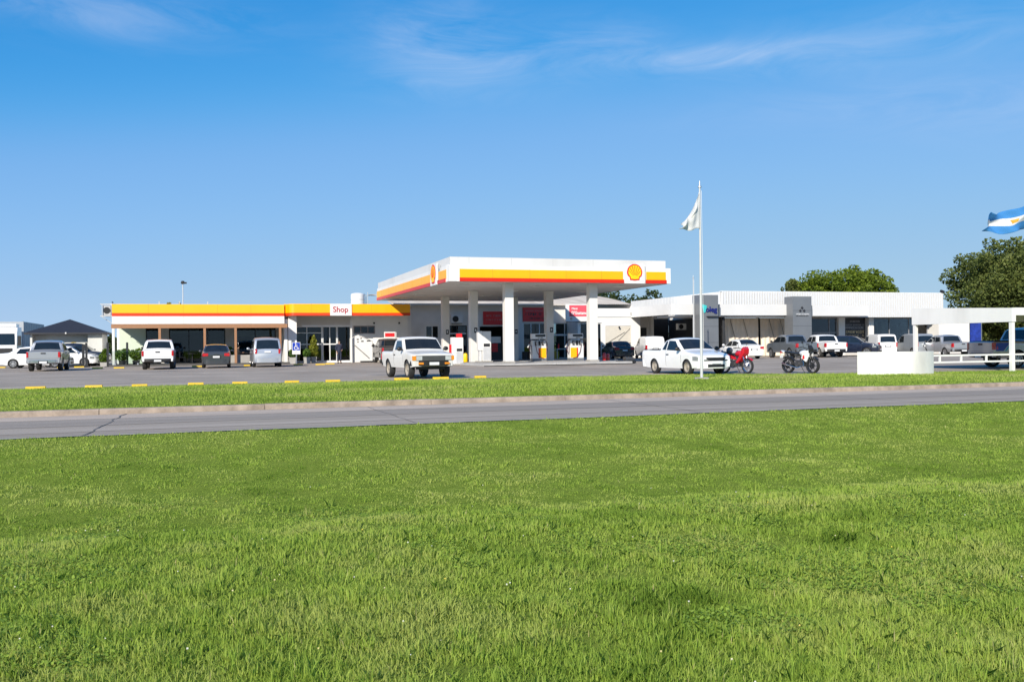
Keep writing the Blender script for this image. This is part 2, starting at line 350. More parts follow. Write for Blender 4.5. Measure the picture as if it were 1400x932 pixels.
# tar-sealed cracks and oil stains on the forecourt, flat sheets of their own
tar = mat('tar_seal', (.15, .135, .12), .7)
stain = mat('oil_stain', (.17, .155, .14), .6, var=.3, scale=3)
for i, (x0, y0, x1, y1) in enumerate([(-8, 37.5, 9, 38.4), (9, 38.4, 21, 37.8), (2, 45, 13, 46.5), (21, 44, 33, 41), (-9, 47, -1, 46)]):
    b = MB(); N = 24; rr = random.Random(i)
    pts = [(x0 + (x1 - x0) * j / N, y0 + (y1 - y0) * j / N + rr.uniform(-.12, .12)) for j in range(N + 1)]
    b.add([(x_, y_ - .02, G + .004) for x_, y_ in pts] + [(x_, y_ + .02, G + .004) for x_, y_ in pts], [(j, j + 1, N + 2 + j, N + 1 + j) for j in range(N)])
    b.build('sealed_crack', tar, forecourt)
for i, (cx, cy, rx_, ry_) in enumerate([(19.2, 49.5, 1.6, .5), (26, 47, 2.2, .6), (4, 55, .9, .5), (-2, 55.5, .8, .4), (8, 41, 1.1, .3)]):
    rr = random.Random(40 + i); b = MB(); N = 22
    b.add([(cx + rx_ * rr.uniform(.75, 1.1) * math.cos(2 * PI * j / N), cy + ry_ * rr.uniform(.75, 1.1) * math.sin(2 * PI * j / N), G + .004) for j in range(N)], [tuple(range(N))]); b.build('oil_stain', stain, forecourt)

worn = mat('worn_pale_asphalt', (.45, .395, .34), .9, spec=.06, var=.22, scale=1.2, dirt=.2)
for i, (cx, cy, rx_, ry_) in enumerate([(-4, 34.9, 5, .45), (4.5, 35.3, 4.5, .5), (13, 35.2, 4, .6), (19, 36.8, 4, .5), (26, 33.5, 3.5, .7), (-6, 41, 4, .5), (12, 43, 6, .7), (24, 40, 5, .8), (1, 50, 7, .8), (30, 50, 6, 1)]):
    rr = random.Random(140 + i); b = MB(); N = 40
    b.add([(cx + rx_ * rr.uniform(.8, 1.08) * math.cos(2 * PI * j / N), cy + ry_ * rr.uniform(.6, 1.2) * math.sin(2 * PI * j / N), G + .0035 + i * .0001) for j in range(N)], [tuple(range(N))]); b.build('worn_patch', worn, forecourt)
# road, gutter, kerb
roadm = mat('road_surface', (.370, .322, .276), .85, spec=.06, var=.14, scale=1.0, bump=.25, bscale=60, stretch=(.12, 1.2, 1), dirt=.18)
RZ = .25
def sheet(name, m, x0, x1, y0, y1, z): return MB().add([(x0, y0, z), (x1, y0, z), (x1, y1, z), (x0, y1, z)], [(0, 1, 2, 3)]).build(name, m)
road = struct(sheet('road', roadm, -400, 500, 15.93, KY - 1.25, RZ))
gut = struct(sheet('gutter', mat('gutter_concrete', (.50, .42, .355), .85, var=.16, scale=1.2, stretch=(.2, 2, 1), bump=.2, spec=.05), -400, 500, KY - 1.25, KY, RZ + .002))
track = mat('worn_wheel_track', (.41, .358, .31), .85, spec=.06, var=.12, scale=1.4, stretch=(.08, 1.5, 1), bump=.2)
trackd = mat('dark_wheel_track', (.325, .285, .25), .85, spec=.06, var=.14, scale=1.4, stretch=(.08, 1.5, 1), bump=.2)
for y0, y1, m in ((16.75, 17.3, track), (18.1, 19.45, trackd)):
    b = MB(); N = 160; rr = random.Random(int(y0))
    px_ = [-60 + 160 * j / N for j in range(N + 1)]
    b.add([(x_, y0 + .12 * math.sin(x_ * .31) + rr.uniform(-.03, .03), RZ + .004) for x_ in px_] + [(x_, y1 + .1 * math.sin(x_ * .23 + 1) + rr.uniform(-.03, .03), RZ + .004) for x_ in px_], [(j, j + 1, N + 2 + j, N + 1 + j) for j in range(N)])
    b.build('wheel_track', m, road)
for i, (xj, sl_, w_) in enumerate([(-1.75, .25, .014), (3.55, -.05, .007), (9.2, .1, .008), (14.8, 0, .008), (-8, .1, .01), (21, .1, .008)]):
    b = MB(); N = 18; rr = random.Random(80 + i); pts = [(xj + sl_ * j / N + rr.uniform(-.035, .035), 15.95 + (KY - .03 - 15.95) * j / N) for j in range(N + 1)]
    b.add([(x_ - w_, y_, RZ + .008) for x_, y_ in pts] + [(x_ + w_, y_, RZ + .008) for x_, y_ in pts], [(j, j + 1, N + 2 + j, N + 1 + j) for j in range(N)]); b.build('road_joint', tar, road)
# pale worn concrete lip along the near edge of the road
b = MB(); N = 150; rr = random.Random(5); px_ = [-60 + 150 * j / N for j in range(N + 1)]
b.add([(x_, 15.86 + rr.uniform(-.05, .04), RZ + .006) for x_ in px_] + [(x_, 16.0 + rr.uniform(-.02, .03), RZ + .006) for x_ in px_], [(j, j + 1, N + 2 + j, N + 1 + j) for j in range(N)])
b.build('road_edge', mat('pale_road_edge', (.36, .34, .30), .9, var=.2, scale=3), road)
kerb = struct(bx('kerb', kerbm, None, -400, 500, KY + .03, KY + .12, RZ - .1, RZ + .10))
xk = -14.0; rr = random.Random(2)
kme = {}
while xk < 36:
    w_ = rr.choice((2.9, 3.3, 3.7)); dz = rr.uniform(-.008, .008); dy = rr.uniform(-.01, .01)
    b = MB(); q = [(KY + dy, RZ - .05), (KY + .006 + dy, RZ + .085 + dz), (KY + .035 + dy, RZ + .112 + dz), (KY + .16, RZ + .118 + dz), (KY + .15, RZ - .05)]
    b.prism(q, xk + .006, xk + w_ - .006, 'YZ'); b.build('kerb_stone', kerbm, kerb); xk += w_

# ---- grass blades (one object: nobody could count them)
def blades(n, x, y, h, w, tint, name, m, lean=.75):
    z = ground_z(x, y); a = RNG.uniform(0, 2 * PI, n); ln = np.minimum(np.abs(RNG.normal(0, lean, n)), 1.25) * h; d = RNG.uniform(0, 2 * PI, n)
    dx, dy = np.cos(a) * w / 2, np.sin(a) * w / 2; lx, ly = np.cos(d) * ln, np.sin(d) * ln
    hz_ = np.sqrt(np.maximum(h * h - ln * ln * .6, (h * .35) ** 2))
    base = np.stack([x, y, z - .01], -1)
    def P(kx, fx, fz): return base + np.stack([dx * kx + lx * fx, dy * kx + ly * fx, hz_ * fz], -1)
    A, B = P(-1, 0, 0), P(1, 0, 0); Cc, D = P(.75, .3, .58), P(-.75, .3, .58); E = P(0, 1, 1)
    co = np.stack([A, B, Cc, E, D], 1)
    o = quads(name, co, tint, m); o['kind'] = 'stuff'
    return o
ca, sa = math.cos(SITE), math.sin(SITE)
grassm = leafmat('grass_blade', [(.180, .285, .036), (.370, .510, .080), (.475, .575, .120), (.58, .53, .24)], .5, .12, .6)
N = 660000
yc = np.sqrt(RNG.uniform(0, 1, N)) ** 1.0
yc = 3.6 * (21 / 3.6) ** (RNG.uniform(0, 1, N) ** .9) * 1.0                  # denser near the camera
xc = RNG.uniform(-1, 1, N) * (.60 * yc + 1.3)
X_, Y_ = ca * xc + sa * yc, -sa * xc + ca * yc
patch = fbm(X_ * .8, Y_ * .8, 4, 21); clump = fbm(X_ * 4.5, Y_ * 4.5, 2, 33)
keep = (Y_ < 15.88) & (Y_ > 2.2) & (clump + RNG.uniform(-.25, .25, N) > .24)
X_, Y_, yc, patch, clump = X_[keep], Y_[keep], yc[keep], patch[keep], clump[keep]; n_ = len(X_)
tall = np.clip((clump - .52) * 6, 0, 1) * (RNG.uniform(0, 1, n_) < .5)
hgt = (RNG.uniform(.020, .045, n_) + tall * RNG.uniform(.010, .050, n_)) * (1 + .35 * np.clip((9.5 - yc) / 5, 0, 1)) * np.where(Y_ > 8.5, .72, 1)
wid = RNG.uniform(.0032, .0065, n_) * (1 + .15 * np.maximum(yc - 4.5, 0))
mott = fbm(X_ * 2.3 + 3, Y_ * 2.9, 3, 61); tint = np.clip(.49 + (patch - .5) * 1.5 + (mott - .5) * .9 + RNG.normal(0, .13, n_) - tall * .06, 0, .74); dry = RNG.uniform(0, 1, n_) < .008 + .05 * np.clip(patch - .58, 0, 1); tint[dry] = 1
lawn = blades(n_, X_, Y_, hgt, wid, tint, 'lawn_grass', grassm)
tag(lawn, 'rough green lawn of long and short grass in the foreground', 'grass')
N = 200000
X_ = RNG.uniform(-14, 42, N); Y_ = RNG.uniform(KY + .14, 34.2, N); keep = Y_ < edge(X_) + RNG.uniform(-.1, .12, N); X_, Y_ = X_[keep], Y_[keep]; n_ = len(X_)
patch = fbm(X_ * .5, Y_ * .5, 4, 50)
strip = blades(n_, X_, Y_, RNG.uniform(.03, .075, n_), RNG.uniform(.011, .024, n_), np.clip(.47 + (patch - .5) * 1.2 + RNG.normal(0, .12, n_), 0, 1), 'lawn_grass', grassm)
tag(strip, 'mown green grass strip between the road kerb and the forecourt', 'grass')
# coarse tufts and low clover leaves mixed into the near lawn
nt = 520; yc = 3.9 * (10.5 / 3.9) ** RNG.uniform(0, 1, nt); xc = RNG.uniform(-.57, .57, nt) * yc; TXX, TYY = ca * xc + sa * yc, -sa * xc + ca * yc
kk = 20; X_ = np.repeat(TXX, kk) + RNG.normal(0, .022, nt * kk); Y_ = np.repeat(TYY, kk) + RNG.normal(0, .022, nt * kk); sz = np.repeat(RNG.uniform(.55, 1.25, nt), kk); n_ = nt * kk
tuft = blades(n_, X_, Y_, RNG.uniform(.050, .110, n_) * sz, RNG.uniform(.004, .008, n_), np.clip(np.repeat(RNG.normal(.38, .16, nt), kk) + RNG.normal(0, .1, n_), 0, 1), 'grass_tufts', grassm, .5)
tag(tuft, 'coarse taller grass tufts scattered through the foreground lawn', 'grass')
N = 90000; yc = 3.7 * (10 / 3.7) ** RNG.uniform(0, 1, N); xc = RNG.uniform(-.58, .58, N) * yc; X_, Y_ = ca * xc + sa * yc, -sa * xc + ca * yc
keep = fbm(X_ * 1.1 + 7, Y_ * 1.1, 3, 88) > .56; X_, Y_ = X_[keep], Y_[keep]; n_ = len(X_); c0 = np.stack([X_, Y_, ground_z(X_, Y_) + RNG.uniform(.01, .045, n_)], -1); s_ = RNG.uniform(.005, .011, n_)
tl = RNG.normal(0, .35, (n_, 2)); an = RNG.uniform(0, 2 * PI, n_); cor = []
for k in range(6): t_ = an + k * PI / 3; dx, dy = np.cos(t_) * s_, np.sin(t_) * s_; cor.append(c0 + np.stack([dx, dy, dx * tl[:, 0] + dy * tl[:, 1]], -1))
clv = quads('clover_leaves', np.stack(cor, 1), np.clip(RNG.normal(.45, .2, n_), 0, 1), leafmat('clover_leaf', [(.18, .30, .04), (.32, .46, .07), (.43, .54, .10)], .45)); clv['kind'] = 'stuff'
tag(clv, 'patches of low clover leaves in the foreground lawn', 'clover')
# a few clover and daisy heads in the lawn
n_ = 70; yc = 4.2 * (11 / 4.2) ** RNG.uniform(0, 1, n_); xc = RNG.uniform(-.56, .56, n_) * yc; X_, Y_ = ca * xc + sa * yc, -sa * xc + ca * yc
z_ = ground_z(X_, Y_) + RNG.uniform(.05, .09, n_); s_ = RNG.uniform(.0025, .005, n_); c0 = np.stack([X_, Y_, z_], -1)
off = [(-1, -1, 0), (1, -1, 0), (1, 1, .3), (-1, 1, .3)]
co = np.stack([c0 + np.array(o_) * s_[:, None] for o_ in off], 1); co2 = np.stack([c0 + np.array((o_[0], o_[2] - .15, o_[1] + .3)) * s_[:, None] for o_ in off], 1)
fl = quads('wildflowers', np.concatenate([co, co2]), np.concatenate([RNG.uniform(0, 1, n_)] * 2), leafmat('flower_petal', [(.75, .75, .68), (.75, .72, .6), (.8, .62, .05)], .2)); fl['kind'] = 'stuff'
tag(fl, 'tiny white and yellow wildflowers dotted over the foreground lawn', 'flowers')

# ================================================================= CANOPY
can = thing('fuel_canopy', 'large white fuel canopy with yellow and red fascia standing on six columns', 'canopy', (13.6, 52.2, G))
CX0, CX1, CY0, CY1, CB = 13.6, 27.75, 52.2, 75.4, 5.30
bx('roof_slab', whitesoff, can, CX0 + .12, CX1 - .12, CY0 + .12, CY1 - .12, CB + .05, CB + .9)
soff = bx('soffit', whitesoff, can, CX0 + .03, CX1 - .03, CY0 + .03, CY1 - .03, CB, CB + .047)
for j in range(12): bx('soffit_seam', mat('soffit_seam', (.42, .40, .39), .7), soff, CX0 + .1, CX1 - .1, CY0 + 1 + j * 1.9, CY0 + 1.03 + j * 1.9, CB - .006, CB - .001)
lum = mat('luminaire_glass', (.72, .72, .70), .3)
for i, (lx, ly) in enumerate([(15.2, 55), (20.3, 55.5), (25.6, 55), (15.2, 61), (20.3, 61), (25.6, 61), (15.2, 67), (20.3, 67), (25.6, 67), (15.2, 72.5), (20.3, 72.5), (25.6, 72.5)]):
    f_ = MB().box(lx - .35, lx + .35, ly - .35, ly + .35, CB - .05, CB - .001).build('luminaire', whiteclean, can); bx('lens', lum, f_, lx - .28, lx + .28, ly - .28, ly + .28, CB - .062, CB - .052)
# upper parapet, set in a little from the sign band
P0, P1 = CB + .93, CB + 1.40
b = MB(); b.box(CX0 + .07, CX1 - .25, CY0 + .07, CY0 + .17, CB + .905, P1); b.box(CX0 + .07, CX0 + .17, CY0 + .17, CY1 - .07, CB + .905, P1); b.box(CX1 - .35, CX1 - .25, CY0 + .17, CY1 - .07, CB + .905, P1); b.box(CX0 + .17, CX1 - .35, CY1 - .17, CY1 - .07, CB + .905, P1)
b.build('parapet', mat('parapet_white', (.66, .655, .65), .5, var=.04, scale=.8, dirt=.2, stretch=(1, 1, .3)), can)
xq = CX0 + 1.2
while xq < CX1 - .5: bx('parapet_joint', mat('joint_grey', (.4, .4, .4), .7), can, xq, xq + .012, CY0 + .064, CY0 + .07, CB + .95, P1 - .02); xq += 2.6
def fband(name, m, x0, x1, z0, z1, o): return bx(name, m, can, x0, x1, CY0 - o, CY0 + .03, CB + z0, CB + z1)
def sband(name, m, y0, y1, z0, z1, o): return bx(name, m, can, CX0 - o, CX0 + .03, y0, y1, CB + z0, CB + z1)
# front: white backing, yellow and red strips, white end pieces, white logo panel
fband('fascia_panel', whiteclean, CX0 + .035, CX1 - .01, -.01, .93, .0)
fband('fascia_yellow', yellow, CX0 + .62, 24.55, .20, .70, .03); fband('fascia_red', redb, CX0 + .62, 24.6, -.015, .20, .05)
fband('fascia_yellow', yellow, 26.12, CX1 - .28, .20, .70, .03); fband('fascia_red', redb, 26.08, CX1 - .24, -.015, .20, .05)
fband('logo_panel', whiteclean, 24.62, 26.0, -.03, 1.12, .06); fband('logo_panel_edge', mat('joint_grey', (.4, .4, .4)), 26.01, 26.06, .05, 1.0, .05)
fband('fascia_end', whiteclean, CX1 - .22, CX1 + .04, -.02, .93, .04)
# left side
sband('fascia_panel', whiteclean, CY0 + .035, CY1 - .01, -.01, .93, .0)
sband('fascia_yellow', yellow, CY0 + .62, 54.85, .20, .70, .03); sband('fascia_red', redb, CY0 + .85, 54.9, -.015, .20, .05)
sband('fascia_yellow', yellow, 56.75, CY1 - .02, .20, .70, .03); sband('fascia_red', redb, 56.7, CY1 - .02, -.015, .20, .05)
sband('logo_panel', whiteclean, 55.0, 56.65, -.03, 1.25, .06)
b = MB(); b.box(CX0 - .05, CX0 - .03, 54.35, 54.45, CB + .75, CB + 1.15); b.box(CX0 - .05, CX0 - .03, 54.65, 54.78, CB + .1, CB + 1.15); b.build('logo_panel_edge', MATS['joint_grey'], can)
# rounded white corner
b = MB(); arc = [(CX0 + .6 - .62 * math.cos(a_), CY0 + .6 - .62 * math.sin(a_)) for a_ in np.linspace(0, PI / 2, 9)]
b.prism(arc + [(CX0 + .6, CY0 + .05), (CX0 + .3, CY0 + .3), (CX0 + .05, CY0 + .6)], CB - .012, CB + .96); b.build('fascia_corner', whiteclean, can, smooth=40)
b = MB(); b.box(CX0, CX0 + .02, CY0 + .6, CY1, CB - .03, CB - .012); b.box(CX0 + .6, CX1, CY0, CY0 + .02, CB - .03, CB - .012); b.box(CX1 - .04, CX1, CY0 + .02, CY1, CB - .02, CB + .9); b.box(CX0 + .02, CX1 - .04, CY1 - .03, CY1, CB - .02, CB + .9); b.build('trim', mat('joint_grey', (.4, .4, .4)), can)
jm = mat('fascia_joint', (.42, .22, .02), .6)
for x_ in (16.2, 18.5, 20.8, 23.1): bx('fascia_joint', jm, can, x_, x_ + .014, CY0 - .034, CY0 - .0301, CB + .2, CB + .7); bx('panel_joint', MATS['joint_grey'], can, x_, x_ + .012, CY0 - .004, CY0 - .0001, CB + .71, CB + .92)
for y_ in (59.2, 62.0, 64.8, 67.6, 70.4, 73.2): bx('fascia_joint', jm, can, CX0 - .034, CX0 - .0301, y_, y_ + .016, CB + .2, CB + .7); bx('panel_joint', MATS['joint_grey'], can, CX0 - .004, CX0 - .0001, y_, y_ + .016, CB + .71, CB + .92)
# scallop emblem
def scallop(rs):
    pts = []
    for k in range(61):
        a_ = R(-28 + 236 * k / 60); rr_ = rs * (1 + .022 * abs(math.sin(a_ * 4.0 + 1)))
        pts.append((rr_ * math.cos(a_), rr_ * math.sin(a_)))
    pts += [(-.66 * rs, -.66 * rs), (-.62 * rs, -.98 * rs), (-.3 * rs, -1.0 * rs), (-.12 * rs, -1.04 * rs), (.12 * rs, -1.04 * rs), (.3 * rs, -1.0 * rs), (.62 * rs, -.98 * rs), (.66 * rs, -.66 * rs)]
    return pts
embr = mat('emblem_red', srgb(214, 32, 18), .4); emby = mat('emblem_yellow', srgb(255, 200, 10), .4)
def emblem(cx, cz, s_, side):
    P = (lambda q: [(cx + q_[0] * s_, cz + q_[1] * s_ * .98) for q_ in q]) if side == 'front' else (lambda q: [(cx - q_[0] * s_, cz + q_[1] * s_ * .98) for q_ in q])
    pln = 'XZ' if side == 'front' else 'YZ'; base = CY0 - .06 if side == 'front' else CX0 - .06
    e = MB().prism(P(scallop(1.0)), base - .03, base + .001, pln).build('emblem', embr, can)
    MB().prism(P(scallop(.85)), base - .045, base - .03, pln).build('emblem_shell', emby, e)
    for a_ in (12, 40, 65, 90, 115, 140, 168):
        d = Vector((math.cos(R(a_)), math.sin(R(a_)))); o = Vector((0, -.72)); tip = d * .80; q = (tip - o).normalized(); nn = Vector((-q.y, q.x))
        st = o + q * .35
        MB().prism(P([tuple(st - nn * .012), tuple(st + nn * .012), tuple(tip + nn * .038), tuple(tip - nn * .038)]), base - .055, base - .045, pln).build('rib', embr, e)
emblem(25.31, CB + .66, .50, 'front'); emblem(55.85, CB + .66, .58, 'side')
# columns
colm = mat('column_white', (.74, .72, .69), .6, var=.04, scale=1.2, dirt=.22)
IZ = G + .16
for cx in (17.65, 23.15):
    for cy in (53.75, 61.4, 69.1):
        c_ = MB().box(cx - .27, cx + .27, cy - .27, cy + .27, IZ if cy < 61 else G, CB - .002).build('column', colm, can, bevel=.02)
        if cy > 54: bx('number_plate', dark, c_, cx - .02 + .0, cx + .2, cy - .285, cy - .272, G + 2.1, G + 2.45); bx('plate_mark', plate, c_, cx + .04, cx + .12, cy - .292, cy - .286, G + 2.2, G + 2.36)
        else: bx('kerb_guard', concrete, c_, cx - .31, cx + .31, cy - .31, cy + .31, IZ + .001, IZ + .12)
# raised pump island
isl = thing('pump_island', 'long raised concrete island under the front columns of the fuel canopy', 'island', (20.4, 56, G))
x0_ = 15.7
for k, w_ in enumerate((4.6, 2.6, 2.45)):
    MB().box(x0_, x0_ + w_ - .02, 52.55 + .02 * k, 59.9, G, IZ + (-.012, .01, .004)[k]).build('island_slab', mat('island_concrete', (.42, .41, .40), .75, var=.12, scale=2, dirt=.3), isl, bevel=.02); x0_ += w_
MB().box(15.72, 25.3, 52.53, 52.548, G + .01, G + .05).build('dark_skirting', dark, isl)

# ---- fuel dispensers
def pump(label, x, y, flip):
    t_ = thing('fuel_pump', label, 'fuel pump', (x, y, IZ + .01), 0, 'yellow and white fuel pumps'); s_ = -1 if flip else 1; Z0 = IZ + .01
    wp, hp = .48, .26
    bx('base', greyclad, t_, x - wp, x + wp, y - hp, y + hp, Z0, Z0 + .16)
    body = bx('lower_cabinet', whiteclean, t_, x - wp, x + wp, y - hp, y + hp, Z0 + .162, Z0 + .98, bevel=.015)
    bx('yellow_panel', yellow, body, *(sorted((x + s_ * .02 * 1, x + s_ * .46))), y - hp - .012, y - hp - .001, Z0 + .2, Z0 + .86)
    bx('red_stripe', redb, body, *(sorted((x - s_ * .07, x + s_ * .018))), y - hp - .011, y - hp - .001, Z0 + .2, Z0 + .86)
    b = MB(); b.prism([(y - hp, Z0 + .982), (y + hp, Z0 + .982), (y + hp * .8, Z0 + 1.36), (y - hp * .8, Z0 + 1.36)], x - wp * .93, x + wp * .93, 'YZ'); noz = b.build('nozzle_cabinet', mat('pump_grey_white', (.62, .62, .62), .4), t_)
    b = MB()
    for k in (-.25, 0, .22): b.box(x + k - .07, x + k + .07, y - hp - .03, y - hp + .05, Z0 + 1.03, Z0 + 1.32)
    b.build('nozzle_recess', dark, noz)
    for k in (-.25, 0, .22):
        q = MB(); q.tube([(x + k, y - hp - .04, Z0 + 1.28), (x + k, y - hp - .09, Z0 + 1.2), (x + k + .02, y - hp - .07, Z0 + 1.06)], [.03, .035, .02], 6); q.build('nozzle', steel if k else dark, noz)
    b = MB(); b.box(x - wp * .9, x - wp * .8, y - .08, y + .08, Z0 + 1.36, Z0 + 1.5); b.box(x + wp * .8, x + wp * .9, y - .08, y + .08, Z0 + 1.36, Z0 + 1.5); b.build('neck', dark, t_)
    hd = bx('display_head', whiteclean, t_, x - wp, x + wp, y - hp * .8, y + hp * .8, Z0 + 1.45, Z0 + 1.80, bevel=.02)
    bx('display', dark, hd, x - wp * .55, x + wp * .9, y - hp * .8 - .012, y - hp * .8 - .001, Z0 + 1.6, Z0 + 1.74)
    scribble('small_print', dark, hd, x - wp * .2, x + wp * .5, y - hp * .8, Z0 + 1.5, .06, random.Random(int(x * 10)))
    b = MB()
    for sx_ in (-1, 1):
        X2 = x + sx_ * (wp + .06)
        b.tube([(x + sx_ * wp, y, Z0 + 1.38), (X2 + sx_ * .1, y, Z0 + 1.15), (X2 + sx_ * .08, y - .05, Z0 + .7), (X2, y - .1, Z0 + .42), (x + sx_ * wp, y - .12, Z0 + .62), (x + sx_ * (wp + .03), y - .1, Z0 + 1.05)], .022, 6)
    b.tube([(x - s_ * .3, y - hp - .05, Z0 + 1.1), (x - s_ * .2, y - hp - .08, Z0 + .6), (x + .02 * s_, y - hp - .07, Z0 + .25), (x + .3 * s_, y - hp - .05, Z0 + .16)], .02, 6)
    b.build('hose', mat('hose_red_black', (.09, .015, .018), .5), t_)
    b = MB(); b.cbox((x - wp - .2, y, Z0 + 1.0), (.06, .08, .24), rot=Matrix.Rotation(.5, 3, 'Y')); b.build('side_nozzle', whiteclean, t_)
pump('yellow-panelled fuel pump nearer the thick front canopy column, red stripe left of yellow', 21.1, 58.0, False)
pump('yellow-panelled fuel pump nearer the pink sign, red stripe right of yellow', 23.75, 58.0, True)
def service_post(label, x, y, w_, h_, grp=None):
    t_ = thing('fuel_dispenser', label, 'dispenser', (x, y, G), 0); z = IZ if x > 15.7 else G; z += .01
    bx('plinth', concrete, t_, x - w_ - .1, x + w_ + .1, y - .3, y + .3, z, z + .06)
    bd = bx('cabinet', whiteclean, t_, x - w_ * .35, x + w_, y - .26, y + .26, z + .062, z + h_, bevel=.02)
    bx('side_panel', whiteclean, t_, x - w_, x - w_ * .36, y - .22, y + .22, z + (.062 if x < 15.7 else .75), z + h_ * 1.01, bevel=.015)
    if x > 15.7: bx('side_pedestal', mat('pump_grey_white', (.62, .62, .62), .4), t_, x - w_ * .85, x - w_ * .45, y - .15, y + .15, z + .062, z + .749)
    bx('door_panel', mat('pump_lower_grey', (.50, .51, .53), .4), bd, x - w_ * .3, x + w_ * .92, y - .27, y - .261, z + .12, z + h_ * .48)
    bx('meter_window', dark, bd, x - w_ * .2, x + w_ * .8, y - .272, y - .262, z + h_ * .50, z + h_ * .60)
    return t_, z
t_, z = service_post('slim white dispenser standing on the forecourt right of the old pickup', 15.55, 58.0, .37, 1.75)
bx('red_header', signred, t_, 15.55, 15.9, 57.95, 58.15, z + 1.76, z + 2.0); bx('red_edge', signred, t_, 15.1, 15.17, 57.9, 58.2, z + .6, z + 1.3)
service_post('tall white dispenser with side cabinet beside the second canopy column', 17.42, 58.2, .42, 1.98)
# gas bottle and extinguishers
def bottle(label, x, y, z, r_, h_, m, grp=None, cat='extinguisher'):
    t_ = thing('fire_extinguisher' if cat == 'extinguisher' else 'gas_bottle', label, cat, (x, y, z), 0, grp)
    MB().lathe([(0, 0), (r_ * .9, 0), (r_, .03), (r_, h_ * .72), (r_ * .75, h_ * .84), (r_ * .3, h_ * .88), (0, h_ * .88)], 12, c=(x, y, z)).build('cylinder', m, t_, smooth=40)
    b = MB(); b.lathe([(0, 0), (r_ * .28, 0), (r_ * .28, h_ * .09), (0, h_ * .09)], 8, c=(x, y, z + h_ * .88)); b.cbox((x + r_ * .5, y, z + h_ * .97), (r_ * 1.4, .03, .03)); b.build('valve', dark, t_)
    MB().tube([(x + r_ * .3, y - .03, z + h_ * .95), (x + r_ * 1.25, y - .05, z + h_ * .75), (x + r_ * 1.15, y - .05, z + h_ * .3)], .015, 6).build('hose', dark, t_)
bottle('yellow gas bottle between the white dispensers under the canopy', 18.35, 66.0, G, .17, .78, mat('bottle_yellow', srgb(240, 196, 10), .4), cat='gas bottle')
exr = paint('extinguisher_red', (.55, .012, .015), .3)
bottle('red fire extinguisher standing right beside the front right canopy column', 26.55, 59.6, G, .13, .72, exr, 'red extinguishers beside the column')
bottle('red fire extinguisher on the side nearer the dark sedan', 26.95, 59.9, G, .13, .66, exr, 'red extinguishers beside the column')

# ================================================================= SHOP
shop = thing('shop_building', 'long white service station shop with yellow and red roof fascia', 'building', (4.8, 75, G))
Zt = 4.82
rf = bx('roof', greywall, shop, -6.0, 16.0, 73.35, 86, 4.55, 4.72)
bx('fascia_yellow', yellowpale, shop, -6.05, 6.05, 73.0, 73.3, 4.18, Zt); bx('fascia_red', redo, shop, -6.05, 6.05, 72.985, 73.3, 3.96, 4.178); bx('fascia_white', whiteclean, shop, -6.05, 6.05, 73.01, 73.3, 3.38, 3.958)
b = MB(); b.box(-6.2, 6.0, 73.302, 73.34, 4.80, 4.84); b.build('fascia_cap', whiteclean, shop)
def arcband(name, m, z0, z1, o):
    # fascia that swings forward in a rounded corner and runs on to the right
    front = [(6.05, 73.3)] + [(6.35 + .45 - (.45 + o) * math.cos(a_), 72.4 + .45 - (.45 + o) * math.sin(a_)) for a_ in np.linspace(0, PI / 2, 8)] + [(15.66, 72.4 - o), (15.66, 72.7), (6.9, 72.7), (6.6, 73.0), (6.6, 73.3)]
    b = MB(); b.prism(front, z0, z1); return b.build(name, m, shop, smooth=35)
arcband('fascia_yellow', yellow, 4.19, 4.86, 0); arcband('fascia_red', redo, 3.97, 4.188, .015)
bx('roof_edge', white, shop, 6.6, 15.7, 72.71, 73.34, 3.99, 4.7)
bx('end_wall', white, shop, -6.05, -5.9, 77.21, 85.9, G, 4.54); bx('end_post', white, shop, -6.05, -5.9, 73.31, 73.5, G, 4.54); bx('end_fascia', white, shop, -6.05, -5.9, 73.51, 77.2, 3.38, 4.54)
# terrace: deck, back wall, glazing, wooden pergola
deck = bx('terrace_deck', mat('terrace_deck', (.09, .085, .08), .8, var=.2), shop, -6.1, 6.3, 71.3, 76.98, G, G + .13)
bx('wall', mint, shop, -5.89, -4.0, 77, 77.2, G + .13, 4.54)
bx('wall', greywall, shop, -3.0, -2.32, 77, 77.2, G + .13, 4.54); bx('wall', greywall, shop, 1.84, 2.58, 77, 77.2, G + .13, 4.54); bx('wall', greywall, shop, 5.7, 6.3, 76.9, 77.2, G + .13, 4.54)
bx('wall', greywall, shop, -3.99, -3.01, 77, 77.2, 3.4, 4.54); bx('wall', greywall, shop, -2.31, 1.83, 77, 77.2, 3.4, 4.54); bx('wall', greywall, shop, 2.59, 5.69, 77, 77.2, 3.4, 4.54)
bx('ceiling', greywall, shop, -5.89, 6.3, 73.31, 76.99, 3.75, 3.85)
def glazing(x0, x1, y, z0, z1, mull, parent, fm=blackmetal, t=.06, gl=shopglass):
    b = MB(); b.box(x0, x1, y - .04, y + .04, z1 - t, z1); b.box(x0, x1, y - .04, y + .04, z0, z0 + t)
    xsm = [x0] + mull + [x1 - t]
    for x_ in xsm: b.box(x_, x_ + t, y - .038, y + .038, z0 + t, z1 - t)
    w = b.build('window', fm, parent)
    for a_, c_ in zip(xsm[:-1], xsm[1:]): bx('pane', gl, w, a_ + t, c_, y - .006, y + .006, z0 + t, z1 - t)
    return w
glazing(-3.98, -3.02, 77.05, G + .13, 3.39, [], shop); glazing(-2.3, 1.82, 77.05, G + .13, 3.39, [-.9, .5], shop); glazing(2.6, 5.68, 77.05, G + .13, 3.39, [4.1], shop)
blind = mat('beige_blind', (.45, .44, .38), .8, var=.05)
